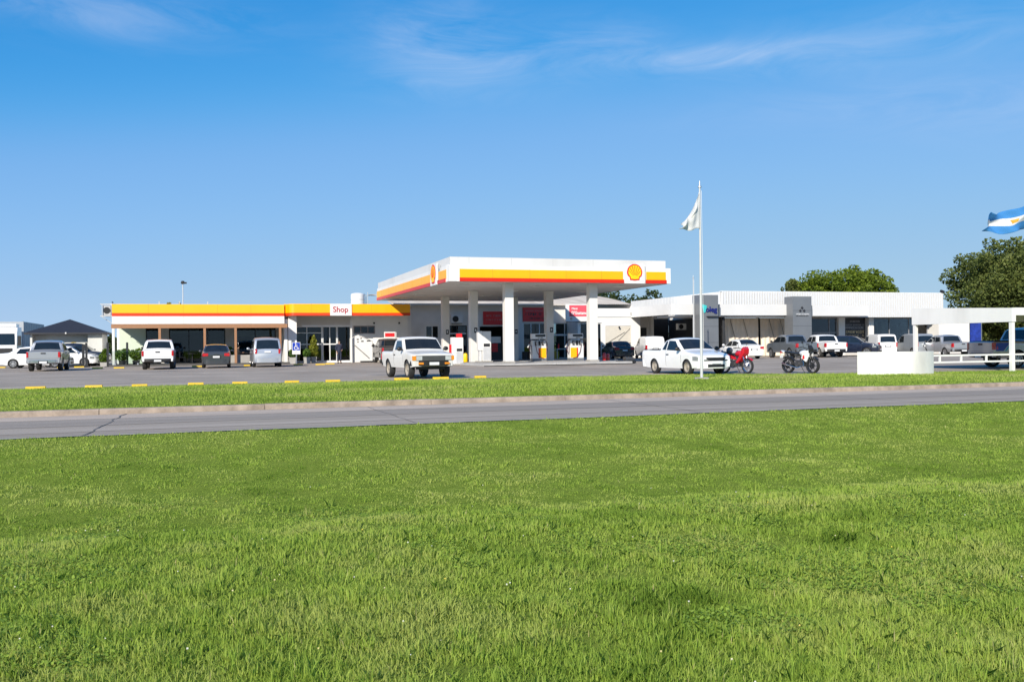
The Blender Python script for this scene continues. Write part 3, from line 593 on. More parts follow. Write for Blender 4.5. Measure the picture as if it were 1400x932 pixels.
for x0, x1, z0 in ((-2.2, -.1, 2.75), (2.65, 4.05, 2.45), (4.15, 5.62, 2.45)): bx('blind', blind, shop, x0, x1, 77.15, 77.18, z0, 3.34)
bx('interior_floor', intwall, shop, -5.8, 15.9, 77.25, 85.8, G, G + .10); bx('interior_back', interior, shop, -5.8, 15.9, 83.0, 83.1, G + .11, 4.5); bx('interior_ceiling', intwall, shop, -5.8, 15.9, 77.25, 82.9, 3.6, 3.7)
for x0, h_ in ((-1.6, 1.1), (1.0, 1.9), (3.2, 1.3), (4.6, 2.0), (8.0, 1.5), (9.6, 1.9), (10.6, 1.2)):
    b = MB(); b.box(x0, x0 + .9, 80, 80.5, G + .11, G + h_); b.build('shelf_unit', mat('shelf_goods', (.10, .085, .08), .6, var=.9, scale=7), shop)
pw = [bx('pergola_beam', wood, shop, -6.02, 6.18, 71.95, 72.09, 3.05, 3.33)]
for x_, w_ in ((-5.9, .12), (-2.8, .17), (.28, .17), (2.45, .17), (5.65, .17)): bx('pergola_post', wood if x_ > -5 else white, shop, x_ - w_ / 2, x_ + w_ / 2, 71.96, 72.08, G + .13, 3.049)
for k in range(9): bx('pergola_rafter', wood, shop, -5.9 + k * 1.49, -5.82 + k * 1.49, 72.091, 73.3, 3.18, 3.32)
bx('awning_sheet', mat('pergola_shade', (.30, .20, .14), .8), shop, -6.0, 6.1, 72.0, 73.0, 3.34, 3.36)
bx('wall', white, shop, 6.05, 6.30, 73.31, 76.89, G, 3.9)
# entrance with white pillar
bx('pillar', white, shop, 6.36, 7.0, 73.4, 75.1, G, 3.985)
bx('wall', greywall, shop, 7.01, 11.38, 75.0, 75.2, 3.22, 4.54)
glazing(7.01, 9.12, 75.05, G + .1, 3.21, [7.9], shop, alu, .07)
b = MB(); b.box(7.08, 9.05, 75.0, 75.09, 1.75, 1.85); b.box(7.08, 9.05, 75.0, 75.09, 2.66, 2.72); b.build('transom', alu, shop)
dr = glazing(9.14, 10.28, 75.03, G + .1, 3.21, [9.68], shop, alu, .07); dr.name = 'door'
bx('door_rail', alu, dr, 9.2, 10.22, 74.985, 75.07, 1.75, 1.84); bx('handle', dark, dr, 9.6, 9.64, 74.95, 74.985, 1.2, 1.7)
glazing(10.3, 11.36, 75.05, G + .1, 3.21, [], shop, alu, .06, glass('green_glass', (.5, .62, .58), .6))
bx('sill', whiteclean, shop, 7.01, 11.36, 74.96, 75.2, G, G + .099)
b = MB(); b.box(7.45, 11.17, 73.75, 73.95, 3.18, 3.27); b.box(11.17, 11.29, 73.78, 73.90, G, 3.72); b.build('porch_frame', whiteclean, shop)
# right wall with strip window
wl_ = mat('shop_wall_white', (.84, .82, .79), .7, var=.03, scale=1.2, dirt=.06)
bx('wall', wl_, shop, 11.39, 11.6, 75.0, 75.2, G, 4.54); bx('wall', wl_, shop, 13.34, 16.0, 75.0, 75.2, G, 4.54); bx('wall', wl_, shop, 11.601, 13.339, 75.0, 75.2, G, 2.60); bx('wall', wl_, shop, 11.601, 13.339, 75.0, 75.2, 3.24, 4.54)
glazing(11.61, 13.33, 75.06, 2.61, 3.23, [12.15, 12.72], shop, mat('brown_frame', (.28, .24, .23), .5), .07)
for x_ in (13.25, 15.3): MB().lathe([(0, -.10), (.07, -.10), (.08, 0), (0, 0)], 10, 'Y', (x_, 75.0, 3.45)).build('wall_lamp', dark, shop)
bx('return_wall', white, shop, 15.85, 16.0, 75.21, 85.9, G, 4.54); bx('back_wall', greywall, shop, -5.89, 15.84, 85.7, 85.9, G, 4.54)
bx('plinth', concrete, shop, 11.39, 16.02, 74.96, 74.99, G, G + .2)
# fascia spikes and roof bits
b = MB(); b.cbox((-6.0, 73.15, 4.95), (.1, .25, .09), rot=Matrix.Rotation(.5, 3, 'Y')); b.box(-6.0, -5.98, 73.14, 73.16, 4.82, 4.93); b.build('floodlight', dark, shop)
for x_ in (-2.9, .5, 1.5 - 3): bx('bracket', greywall, shop, x_, x_ + .05, 73.5, 73.55, 4.72, 5.05)
for x_ in (-3.6, -1.2, 1.2, 3.6): bx('fascia_joint', MATS['fascia_joint'], shop, x_, x_ + .012, 72.996, 72.9999, 4.18, Zt); bx('panel_joint', MATS['joint_grey'], shop, x_, x_ + .01, 73.006, 73.0099, 3.39, 3.95)
for x_ in (8.0, 12.6, 14.2): bx('fascia_joint', MATS['fascia_joint'], shop, x_, x_ + .012, 72.396, 72.3999, 4.19, 4.86)
def board(name, label, cat, x0, x1, y, z0, z1, m, t=.06, group=None):
    o = thing(name, label, cat, ((x0 + x1) / 2, y, z0), 0, group); bx('board', m, o, x0, x1, y - t, y, z0, z1); return o
sg = board('shop_sign', 'white fascia sign with red word Shop above the entrance', 'sign', 9.42, 11.06, 72.37, 3.965, 4.87, whiteclean)
lettering('lettering', 'Shop', .60, mat('letter_red', srgb(168, 8, 44), .4), sg, (9.62, 72.304, 4.24), bold=.006, sx=.98)

# rooftop things
tk = thing('water_tank', 'white cylindrical water tank on the shop roof', 'water tank', (12.6, 79, 4.72))
MB().lathe([(0, 0), (.58, 0), (.58, 1.22), (.55, 1.25), (.5, 1.30), (.25, 1.36), (0, 1.37)], 20, c=(12.6, 79, 4.73)).build('drum', whiteclean, tk, smooth=40)
b = MB(); b.tube([(13.3, 79, 4.73), (13.3, 79, 5.9), (13.1, 79, 6.0)], .04, 6); b.tube([(13.45, 79, 4.73), (13.45, 79, 6.15)], .03, 6); b.build('pipe', steel, tk)
for z in (5.1, 5.5): MB().lathe([(.582, 0), (.595, .01), (.595, .03), (.582, .04)], 20, c=(12.6, 79, z)).build('band', mat('joint_grey', (.4, .4, .4)), tk)
cp = thing('camera_mast', 'thin mast with surveillance camera on the shop roof', 'mast', (-1.24, 75, 4.72))
MB().tube([(-1.24, 75, 4.72), (-1.24, 75, 6.45)], .035, 8).build('mast', polew, cp)
b = MB(); b.lathe([(0, 0), (.13, 0), (.15, .08), (.10, .22), (0, .24)], 10, c=(-1.24, 75, 6.45)); b.cbox((-1.1, 74.9, 6.52), (.3, .12, .12)); b.build('camera_head', dark, cp)
rk = thing('air_conditioner_rack', 'outdoor air conditioner on steel rack at the shop roof corner', 'air conditioner', (-6.45, 74.2, 4.0))
b = MB()
for x_ in (-6.78, -6.12):
    for y_ in (73.8, 74.6): b.box(x_, x_ + .04, y_, y_ + .04, 3.97, 4.86)
for z in (3.97, 4.83): b.box(-6.9, -6.06, 73.76, 73.80, z, z + .05); b.box(-6.9, -6.06, 74.64, 74.68, z, z + .05)
b.tube([(-6.85, 74.2, 3.98), (-6.06, 74.2, 3.4)], .025, 6); b.build('rack', polew, rk)
ac = bx('unit', mat('ac_grey', (.45, .45, .46), .5), rk, -6.72, -6.2, 73.9, 74.5, 4.05, 4.75)
MB().lathe([(0, 0), (.24, 0), (.24, -.03), (0, -.03)], 14, 'Y', (-6.46, 73.899, 4.4)).build('fan_grille', dark, ac)

# ================================================================= SERVICE BUILDING behind the canopy
sv = thing('service_building', 'grey walled workshop with curved sheet roof behind the fuel canopy', 'building', (24, 78, G))
SY = 78.0
def wallrow(name, m, parent, y, t, x0, x1, z0, z1, holes):
    """a wall with rectangular openings, cut as separate panels that butt against each other"""
    hs_ = sorted(holes); x = x0; b = MB()
    for (a_, c_, e, f_) in hs_:
        if a_ > x: b.box(x, a_, y, y + t, z0, z1)
        if f_ < z1: b.box(a_, c_, y, y + t, f_, z1)
        if e > z0: b.box(a_, c_, y, y + t, z0, e)
        x = c_
    if x < x1: b.box(x, x1, y, y + t, z0, z1)
    return b.build(name, m, parent)
shw = mat('workshop_wall', (.72, .69, .65), .8, var=.06, scale=1.2, dirt=.3)
wallrow('wall', shw, sv, SY, .2, 16.05, 31.6, G, 5.12, [(18.2, 19.35, 2.2, 3.3), (20.0, 21.85, G, 3.3), (23.0, 25.5, G, 3.2), (27.0, 29.2, G, 3.5), (29.8, 33.2, G, 3.5)][:4] + [(29.8, 31.5, G, 3.5)])
glazing(18.2, 19.35, SY + .1, 2.2, 3.3, [18.74], sv, alu, .07); glazing(20.0, 21.85, SY + .1, G, 3.3, [20.9], sv, blackmetal, .07)
b = MB(); b.box(20.07, 21.78, SY + .05, SY + .15, 2.55, 2.66); b.build('transom', alu, sv)
glazing(27.0, 29.2, SY + .1, G, 3.5, [27.7, 28.5], sv, alu, .07); glazing(29.8, 31.5, SY + .1, G, 3.5, [30.9], sv, alu, .08)
b = MB(); b.box(29.88, 31.42, SY + .05, SY + .15, 2.35, 2.5); b.build('transom', alu, sv)
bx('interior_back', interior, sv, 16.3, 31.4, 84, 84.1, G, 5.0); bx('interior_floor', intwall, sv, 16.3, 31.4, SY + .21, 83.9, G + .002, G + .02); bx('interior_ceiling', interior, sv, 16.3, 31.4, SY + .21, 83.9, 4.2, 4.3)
b = MB(); b.box(16.05, 16.55, 76.2, SY - .001, G, 5.1); b.build('corner_pier', white, sv)
for z, x0, x1 in ((.9, 23.1, 25.3), (1.5, 23.1, 25.3), (2.1, 23.1, 25.3)): bx('shelf', intwall, sv, x0, x1, 79.2, 79.7, z, z + .05)
rs_ = random.Random(9)
for k in range(22):
    x_ = rs_.uniform(23.1, 25.1); z = rs_.choice((.951, 1.551, .351)); w_ = rs_.uniform(.12, .3)
    bx('oil_can', mat('can_%d' % (k % 5), [(.4, .02, .02), (.5, .35, .02), (.3, .3, .32), (.05, .06, .12), (.5, .5, .5)][k % 5], .4), sv, x_, x_ + w_, 79.25 + .01 * k % .3, 79.5, z, z + rs_.uniform(.2, .36))
bx('roller_box', mat('can_3', (.05, .06, .12), .4), sv, 30.0, 31.3, 79.0, 79.8, G + .03, 1.0)
# barrel roof of corrugated sheet
b = MB(); nU, nV = 240, 12; xr0, xr1 = 15.2, 37.4
ring = []
for j in range(nV + 1):
    t_ = j / nV; yy = 77.6 + 13 * t_; zz = 5.14 + 1.35 * math.sin(min(t_ * 1.05, 1) * PI / 2)
    for i in range(nU + 1):
        ring.append((xr0 + (xr1 - xr0) * i / nU, yy, zz + (.035 if i % 2 else -.015)))
b.add(ring, [(j * (nU + 1) + i, j * (nU + 1) + i + 1, (j + 1) * (nU + 1) + i + 1, (j + 1) * (nU + 1) + i) for j in range(nV) for i in range(nU)])
roof_ = b.build('roof', roofbeige, sv)
b = MB(); prof = [(77.6 + 13 * k / nV, 5.12 + 1.35 * math.sin(min(k / nV * 1.05, 1) * PI / 2)) for k in range(nV + 1)] + [(90.6, 4.4), (77.6, 4.4)]
b.prism(prof, xr1 - .06, xr1 - .01, 'YZ'); b.build('gable', white, sv)
bx('eave_gutter', mat('gutter_beige', (.55, .50, .45), .6), sv, 15.2, 31.6, 77.45, 77.62, 5.03, 5.16)
acu = thing('wall_air_conditioner', 'white air conditioner unit on the workshop wall under the canopy', 'air conditioner', (20.9, SY, 3.45))
bb = bx('unit', whiteclean, acu, 20.4, 21.4, SY - .32, SY - .002, 3.5, 4.2); MB().lathe([(0, 0), (.27, 0), (.27, -.03), (0, -.03)], 16, 'Y', (20.75, SY - .32, 3.85)).build('fan_grille', dark, bb); bx('bracket', dark, acu, 20.45, 21.35, SY - .3, SY - .002, 3.44, 3.495)
rnd = random.Random(4); faint = mat('sign_faint_print', (.48, .16, .16), .5)
s1 = board('red_wall_sign', 'dark red sign with two lines of small print on workshop wall, left one', 'sign', 23.3, 25.3, SY - .02, 3.35, 4.5, signred); scribble('lettering', faint, s1, 23.6, 24.9, SY - .08, 4.05, .17, rnd); scribble('lettering', faint, s1, 23.55, 25.0, SY - .08, 3.72, .12, rnd)
s2 = board('red_wall_sign', 'larger red sign with dark wavy lettering on workshop wall, right one', 'sign', 26.95, 29.2, SY - .02, 3.62, 4.85, signred); scribble('lettering', faint, s2, 27.2, 28.9, SY - .08, 4.5, .13, rnd); scribble('lettering', mat('sign_dark_print', (.05, .01, .015), .5), s2, 27.2, 28.9, SY - .08, 4.15, .24, rnd); scribble('lettering', MATS['sign_dark_print'], s2, 27.5, 28.9, SY - .08, 3.82, .16, rnd)
nb = thing('notice_board', 'white framed notice board with posters between the canopy columns', 'notice board', (25.3, 76.6, G))
bx('frame', alu, nb, 24.7, 26.0, 76.5, 76.6, G, 3.4); bx('panel', dark, nb, 25.05, 25.85, 76.47, 76.499, 1.9, 3.1)
for k, (x_, z) in enumerate([(25.1, 2.6), (25.5, 2.65), (25.1, 2.05), (25.48, 2.0)]): bx('poster', mat('poster_%d' % k, [(.6, .5, .5), (.4, .35, .4), (.55, .56, .6), (.5, .4, .4)][k], .6, var=.5, scale=14), nb, x_, x_ + .3, 76.455, 76.469, z, z + .42)
bx('lower_poster', signred, nb, 25.35, 25.85, 76.47, 76.499, .9, 1.6)
cab = thing('red_tool_cabinet', 'red and black cabinet in front of the workshop opening', 'cabinet', (24.0, 77, G)); bx('carcass', dark, cab, 23.5, 24.6, 76.7, 77.2, G, 1.75)
bx('drawer', signred, cab, 23.55, 24.2, 76.66, 76.699, 1.0, 1.4); bx('drawer', signred, cab, 23.55, 24.2, 76.66, 76.699, 1.42, 1.72); bx('white_top', whiteclean, cab, 23.5, 24.5, 76.75, 77.15, 1.76, 2.3)
wb = thing('work_bench', 'pale steel work bench in front of the dark glazed bay', 'bench', (30, 76, G)); bx('top', steel, wb, 29.2, 30.7, 75.6, 76.3, 1.15, 1.2)
for x_ in (29.25, 30.6):
    for y_ in (75.65, 76.2): bx('leg', steel, wb, x_, x_ + .05, y_, y_ + .05, G, 1.149)
for k, x_ in enumerate((29.5, 30.25)): 
    o = MB().lathe([(0, 0), (.07, 0), (.07, .3), (.03, .38), (.03, .45), (0, .45)], 10, c=(x_, 75.9, 1.2)).build('oil_bottle', [signred, whiteclean][k], None, smooth=40); tag(o, ['red oil bottle on the pale work bench', 'white oil bottle on the pale work bench'][k], 'bottle')
for k, (x_, m_, lb) in enumerate([(29.3, mat('bin_yellow', (.35, .28, .03), .5), 'dull yellow drum beneath the work bench'), (31.0, mat('bin_blue', (.06, .09, .25), .5), 'blue tub right of the work bench'), (26.45, dark, 'dark waste drum left of the glass doors'), (26.9, mat('drum_brown', (.08, .04, .03), .5), 'brown drum beside the glass doors')]):
    o = MB().lathe([(0, 0), (.24, 0), (.27, .03), (.28, .3), (.27, .6), (.28, .63), (.25, .66), (0, .62)], 14, c=(x_, 76 - (.4 if k == 1 else 0), G)).build('drum', m_, None, smooth=40); tag(o, lb, 'drum')

# ---- white garage between canopy and dealer
ga = thing('white_garage', 'low white garage with half-open roller door right of the fuel canopy', 'building', (33.5, 73, G))
GY = 73.0; GSH = (1.15, 2.5)      # (the garage stands a little further back and right)
wallrow('wall', white, ga, GY, .2, 30.0, 36.0, G, 3.92, [(30.2, 32.3, G, 3.45), (32.62, 35.1, G, 3.15)])
bx('parapet', white, ga, 30.0, 36.0, GY - .06, GY + .2, 3.921, 4.70); bx('parapet_line', mat('joint_grey', (.4, .4, .4)), ga, 30.0, 36.0, GY - .065, GY - .061, 3.93, 3.96); bx('side_wall', shw, ga, 30.0, 30.2, GY + .21, 77.9, G, 4.7)
bx('roof', greywall, ga, 30.21, 36, GY + .21, 82, 4.4, 4.5); bx('interior_back', interior, ga, 30.3, 36, 79, 79.1, G, 4.3); bx('side_wall', shw, ga, 35.8, 36.0, GY + .21, 78.9, G, 3.9); bx('floor_slab', concrete, ga, 30.3, 36, GY + .21, 78.9, G + .002, G + .02)
glazing(30.22, 32.28, GY + .12, G, 3.43, [31.5], ga, alu, .08)
rl = mat('roller_door', (.66, .62, .55), .6, var=.05)
rd = bx('roller_door', rl, ga, 32.63, 35.09, GY + .07, GY + .10, 1.65, 3.14)
for k in range(9): bx('slat', rl, rd, 32.63, 35.09, GY + .045, GY + .068, 1.66 + k * .165, 1.80 + k * .165)
b = MB(); b.tube([(32.7, GY + .03, 1.6), (34.5, GY + .03, 2.6)], .02, 6); b.tube([(33.6, GY + .03, 1.6), (35.0, GY + .03, 2.9)], .02, 6); b.build('door_brace', dark, ga)
bx('bird_spike', dark, ga, 33.85, 33.95, GY - .2, GY - .062, 2.95, 3.1); bx('wall_light', dark, ga, 35.05, 35.15, GY - .2, GY - .062, 4.05, 4.35)
s3 = board('menu_sign', 'white sign with faded pink panel and white lettering beside the canopy column', 'sign', 28.75, 31.4, GY - .25, 3.55, 5.05, whiteclean, .1)
bx('pink_panel', signpink, s3, 29.08, 31.22, GY - .365, GY - .351, 3.98, 4.95)
lettering('lettering', 'Menú', .24, whiteclean, s3, (29.3, GY - .369, 4.58), bold=.008); lettering('lettering', "D'Gustamo", .37, whiteclean, s3, (29.28, GY - .369, 4.16), bold=.014, sx=.86)
b = MB(); b.lathe([(0, 0), (.1, 0), (.1, -.01), (0, -.01)], 10, 'Y', (30.9, GY - .366, 4.72)); b.box(30.8, 31.0, GY - .376, GY - .366, 4.55, 4.62); b.build('cup_mark', whiteclean, s3)
b = MB(); b.lathe([(.05, 0), (.1, 0), (.1, -.01), (.05, -.01)], 10, 'Y', (29.25, GY - .351, 3.78)); b.build('round_mark', mat('mark_gold', (.5, .25, .05), .5), s3)
bx('bracket', dark, s3, 28.85, 31.3, GY - .2, GY - .151, 3.5, 3.548)

for g_ in (ga, s3): g_.location.x += GSH[0]; g_.location.y += GSH[1]; ROOT[g_.name] = Matrix.Translation(g_.location)

# ================================================================= DEALER
de = thing('dealer_building', 'long white corrugated showroom with two grey entrance pylons', 'building', (50, 70, G))
DY = 69.4; DX0, DX1 = 41.7, 64.9; DT = 5.88
def corr(name, x0, x1, y, z0, z1, pitch=.25, dep=.15, axis='X', m=clad):
    b = MB(); k = int(abs(x1 - x0) / pitch); pts = []
    for i in range(k):
        a_ = x0 + (x1 - x0) * i / k; s_ = (x1 - x0) / k
        pts += [(a_, dep), (a_ + s_ * .52, dep), (a_ + s_ * .58, 0), (a_ + s_ * .94, 0)]
    pts.append((x1, dep)); K = len(pts)
    f_ = (lambda q, z: (q[0], y - q[1], z)) if axis == 'X' else (lambda q, z: (y - q[1], q[0], z))
    b.add([f_(q, z0) for q in pts] + [f_(q, z1) for q in pts], [(i, i + 1, K + i + 1, K + i) for i in range(K - 1)]); return b.build(name, m, de)
corr('cladding', DX0, DX1, DY, 3.70, DT); corr('cladding', DY + .05, 86.8, DX0, 3.9, DT, axis='Y', pitch=.6, dep=.01, m=white)
bx('core_wall', white, de, DX0 + .06, DX1 - .02, DY + .02, DY + .2, 3.72, DT - .03); bx('coping', whiteclean, de, DX0 - .02, DX1 + .05, DY - .06, DY + .25, DT, DT + .06)
bx('roof', greywall, de, DX0 + .1, DX1 - .1, DY + .25, 86.5, DT - .3, DT - .2); bx('end_wall', white, de, DX1 - .2, DX1, DY + .21, 86.8, G, DT - .31)
bx('side_wall', white, de, DX0 + .02, DX0 + .2, 73.5, 86.8, 3.5, DT - .31)
b = MB(); b.cbox((64.85, 69.3, 6.06), (.38, .2, .2), rot=Matrix.Rotation(.3, 3, 'Y')); b.box(64.8, 64.84, 69.4, 69.44, 5.94, 6.05); b.build('floodlight', dark, de)
# lower white fascia boxes and soffit
AY = 67.9
fx = mat('fascia_box_white', (.66, .655, .65), .5, var=.03, scale=.6)
bx('fascia_box', fx, de, 36.45, 38.2, AY, AY + .3, 3.88, 4.78); bx('fascia_side', white, de, 36.2, 36.445, AY, 75.4, 3.9, 4.77); bx('awning_roof', white, de, 36.45, 41.65, AY + .31, 76.8, 4.45, 4.6)
bx('fascia_box', fx, de, 40.6, 47.3, AY, AY + .3, 3.83, 4.75); bx('fascia_box', fx, de, 49.4, 55.5, AY, AY + .3, 3.78, 4.68)
b = MB(); b.box(36.45, 55.4, AY + .31, 70.88, 3.72, 3.80); b.build('soffit', whitesoff, de)
# left dark bay
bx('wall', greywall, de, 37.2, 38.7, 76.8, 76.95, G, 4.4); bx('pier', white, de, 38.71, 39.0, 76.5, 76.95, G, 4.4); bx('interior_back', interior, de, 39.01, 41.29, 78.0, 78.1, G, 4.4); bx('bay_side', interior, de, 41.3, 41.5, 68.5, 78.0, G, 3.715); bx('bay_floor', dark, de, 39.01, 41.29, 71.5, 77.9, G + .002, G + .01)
bx('doorway', interior, de, 37.5, 38.4, 76.75, 76.795, G, 3.0)
a2 = bx('air_conditioner', whiteclean, de, 39.9, 40.7, 73.6, 73.99, 2.75, 3.3); MB().lathe([(0, 0), (.22, 0), (.22, -.02), (0, -.02)], 14, 'Y', (40.2, 73.598, 3.02)).build('fan_grille', dark, a2)
# bays with curtains
bx('pier', white, de, 41.51, 42.9, 70.9, 71.1, G, 3.715); bx('pier_dark', interior, de, 41.5, 42.2, 70.7, 70.89, G + 1.2, 3.715); bx('pier', greywall, de, 49.55, 49.8, 70.9, 71.1, G, 3.715)
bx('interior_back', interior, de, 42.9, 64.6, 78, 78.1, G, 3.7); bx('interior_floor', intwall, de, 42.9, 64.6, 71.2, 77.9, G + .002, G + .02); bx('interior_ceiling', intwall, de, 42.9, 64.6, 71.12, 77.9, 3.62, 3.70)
def curtain(x0, x1, y, z0, z1, sd):
    b = MB(); nU, nV = 70, 12; rr = random.Random(sd); ph = [rr.uniform(0, 6) for _ in range(3)]; vs = []
    for j in range(nV + 1):
        v = j / nV
        for i in range(nU + 1):
            u_ = i / nU; s_ = .06 * math.sin(u_ * 40 + ph[0] + v * 3 * math.sin(u_ * 3)) * (.4 + .6 * (1 - v)) + .05 * math.sin(u_ * 17 + ph[1] + 2.5 * v)
            vs.append((x0 + (x1 - x0) * u_, y + s_, z0 + (z1 - z0) * v))
    b.add(vs, [(j * (nU + 1) + i, j * (nU + 1) + i + 1, (j + 1) * (nU + 1) + i + 1, (j + 1) * (nU + 1) + i) for j in range(nV) for i in range(nU)])
    return b.build('curtain', canvas, de, smooth=60)
curtain(42.92, 46.15, 70.75, G + .05, 3.68, 1); curtain(46.4, 49.5, 70.75, G + .05, 3.68, 2)
b = MB(); b.box(46.16, 46.39, 70.9, 71.0, G, 3.715); b.build('mullion', blackmetal, de)
for cx0 in (43.3, 44.6, 47.2, 48.3): MB().tube([(cx0, 70.62, 3.6), (cx0 + .75, 70.6, 1.0)], .022, 5).build('curtain_cord', mat('cord_brown', (.12, .09, .07), .8), de)
# glazed showroom
glazing(49.82, 54.5, 70.95, G, 3.71, [50.2, 53.6], de, mat('grey_frame', (.24, .245, .26), .5), .12)
b = MB(); b.box(49.95, 54.35, 70.9, 71.0, 2.3, 2.42); b.build('transom', MATS['grey_frame'], de)
bx('pier', white, de, 54.51, 55.2, 70.7, 71.1, G, 3.715)
pn = bx('print_panel', mat('print_black', (.03, .026, .028), .5), de, 55.21, 57.55, 70.9, 70.95, 1.7, 3.71)
rnd = random.Random(12); pg = mat('print_grey', (.30, .29, .29), .6); po = mat('print_gold', (.62, .46, .24), .6)
scribble('lettering', pg, pn, 55.9, 56.9, 70.9, 3.3, .16, rnd); scribble('lettering', pg, pn, 55.4, 57.4, 70.9, 2.98, .13, rnd); scribble('lettering', pg, pn, 55.35, 57.4, 70.9, 2.7, .2, rnd); scribble('lettering', po, pn, 55.45, 57.4, 70.9, 2.3, .24, rnd, .95); scribble('lettering', po, pn, 55.45, 57.4, 70.9, 2.05, .12, rnd)
bx('lower_panel', greywall, de, 55.21, 57.55, 70.9, 71.0, G, 1.69); bx('pier', white, de, 57.56, 58.1, 70.4, 71.0, G, 3.69)
glazing(58.12, 64.6, 70.95, G, 3.69, [60.2, 62.4], de, mat('grey_frame', (.24, .245, .26), .5), .09)
bx('white_locker', mat('locker_white', (.45, .46, .47), .5), de, 60.6, 61.7, 72.4, 72.9, G + .03, 3.3)
b = MB(); b.ball((63.2, 72.6, 2.6), (.8, .3, .7)); b.build('dark_banner', dark, de)
# grey pylons
for x0, x1, y, top, nm in ((38.3, 40.0, 67.0, 5.46, 'left'), (47.1, 48.95, 67.0, 5.39, 'right')):
    py = bx('pylon', greyclad, de, x0, x1, y, 68.2, G, top); bx('pylon_wing', greyclad, de, x1 + .001, x1 + .45, y + .5, 68.2, 3.75, top - .75)
    for z in (1.6, 2.9, 4.2): bx('panel_joint', dark, py, x0, x1, y - .004, y - .001, z, z + .015)
vs_ = thing('dealer_sign', 'teal wedge and dark blue lettering sign on the left grey pylon', 'sign', (38.9, 67, 4.0))
b = MB(); b.prism([(38.42, 4.72), (38.92, 4.58), (38.85, 4.2), (38.72, 3.98), (38.62, 4.05)], 66.93, 66.995, 'XZ'); b.build('teal_mark', mat('teal', (.05, .50, .50), .4), vs_)
lettering('lettering', 'oleg', .62, mat('letter_blue', (.008, .015, .16), .4), vs_, (38.80, 66.96, 4.08), bold=.010, sx=1.02, depth=.03)
bx('light_bar', dark, vs_, 38.9, 39.9, 66.8, 66.99, 3.66, 3.74)
ds = thing('dealer_sign', 'dark three-part emblem with small lettering on the right grey pylon', 'sign', (48, 67, 4.0)); dm = mat('emblem_dark', (.03, .03, .035), .4); wm = mat('emblem_light', (.55, .56, .58), .4)
for cx, cz in ((48.0, 4.42), (47.82, 4.18), (48.2, 4.18)):
    b = MB(); b.prism([(cx, cz - .13), (cx + .13, cz), (cx, cz + .13), (cx - .13, cz)], 66.95, 66.998, 'XZ'); b.build('rhombus', dm, ds)
scribble('lettering', wm, ds, 47.42, 48.65, 66.998, 3.84, .12, random.Random(3), 1); scribble('lettering', dm, ds, 47.4, 48.65, 66.998, 3.70, .1, random.Random(6), 1)
# white end wall and blue banner right of the showroom
ww = thing('white_wall', 'bright white yard wall beyond the showroom at its right end', 'wall', (68.5, 72, G)); bx('panel', white, ww, 66.2, 68.4, 72, 72.15, G, 3.3); bx('panel', white, ww, 68.41, 70.6, 72.01, 72.15, G, 3.3); bx('pier', whiteclean, ww, 65.0, 65.6, 71.9, 72.3, G, 3.7); bx('pier_dark', dark, ww, 65.9, 66.1, 71.9, 72.1, G, 3.4)
bb = thing('blue_banner', 'deep blue banner with pale print behind the big pickup', 'banner', (72, 72, G)); bx('cloth', mat('banner_blue', (.015, .04, .28), .6, var=.5, scale=2), bb, 70.7, 72.0, 72.0, 72.04, G + .3, 3.3); bx('pole', steel, bb, 72.05, 72.12, 72.0, 72.06, G, 3.35)

# ================================================================= KIOSK on the left
ki = thing('kiosk', 'small white kiosk with dark pyramid roof left of the shop', 'kiosk', (-9.9, 82, G))
KX0, KX1, KY0, KY1 = -12.45, -7.35, 80, 84.4
b = MB(); e0 = .38
b.add([(KX0 - e0, KY0 - e0, 2.78), (KX1 + e0, KY0 - e0, 2.78), (KX1 + e0, KY1 + e0, 2.78), (KX0 - e0, KY1 + e0, 2.78), (KX0 - e0, KY0 - e0, 2.90), (KX1 + e0, KY0 - e0, 2.90), (KX1 + e0, KY1 + e0, 2.90), (KX0 - e0, KY1 + e0, 2.90), (-9.9, 82.2, 4.0)],
      [(0, 3, 2, 1), (0, 1, 5, 4), (1, 2, 6, 5), (2, 3, 7, 6), (3, 0, 4, 7), (4, 5, 8), (5, 6, 8), (6, 7, 8), (7, 4, 8)]); b.build('roof', roofdark, ki)
bx('wall', mat('kiosk_wall', (.62, .62, .59), .75, var=.03, dirt=.1), ki, -11.4, -8.4, KY0 + .6, KY0 + .75, G, 2.775); bx('wall', mat('kiosk_wall', ()), ki, KX0, KX0 + .15, KY0, KY1, G, 2.775); bx('wall', mat('kiosk_wall', ()), ki, -8.39, KX1, KY0 + .1, KY0 + .25, G, 2.775); bx('wall', mat('kiosk_wall', ()), ki, KX1 - .15, KX1, KY0 + .26, KY1, G, 2.775); bx('wall', mat('kiosk_wall', ()), ki, KX0 + .16, -11.41, KY0 + .9, KY0 + 1.05, G, 2.775)
lg = mat('logo_gold', (.45, .35, .12), .5); b = MB(); b.prism([(-9.7, 2.05), (-9.55, 2.2), (-9.25, 2.2), (-9.3, 2.12), (-9.5, 2.1), (-9.6, 2.0)], KY0 + .58, KY0 + .598, 'XZ'); b.build('logo', lg, ki); scribble('lettering', lg, ki, -9.6, -9.05, KY0 + .598, 1.9, .08, random.Random(8))
bx('lamp', whiteclean, ki, -9.95, -9.85, KY0 - e0 - .04, KY0 - e0 - .005, 2.8, 2.92); bx('hatch', greywall, ki, -7.95, -7.65, KY0 + .06, KY0 + .099, .6, 1.2)

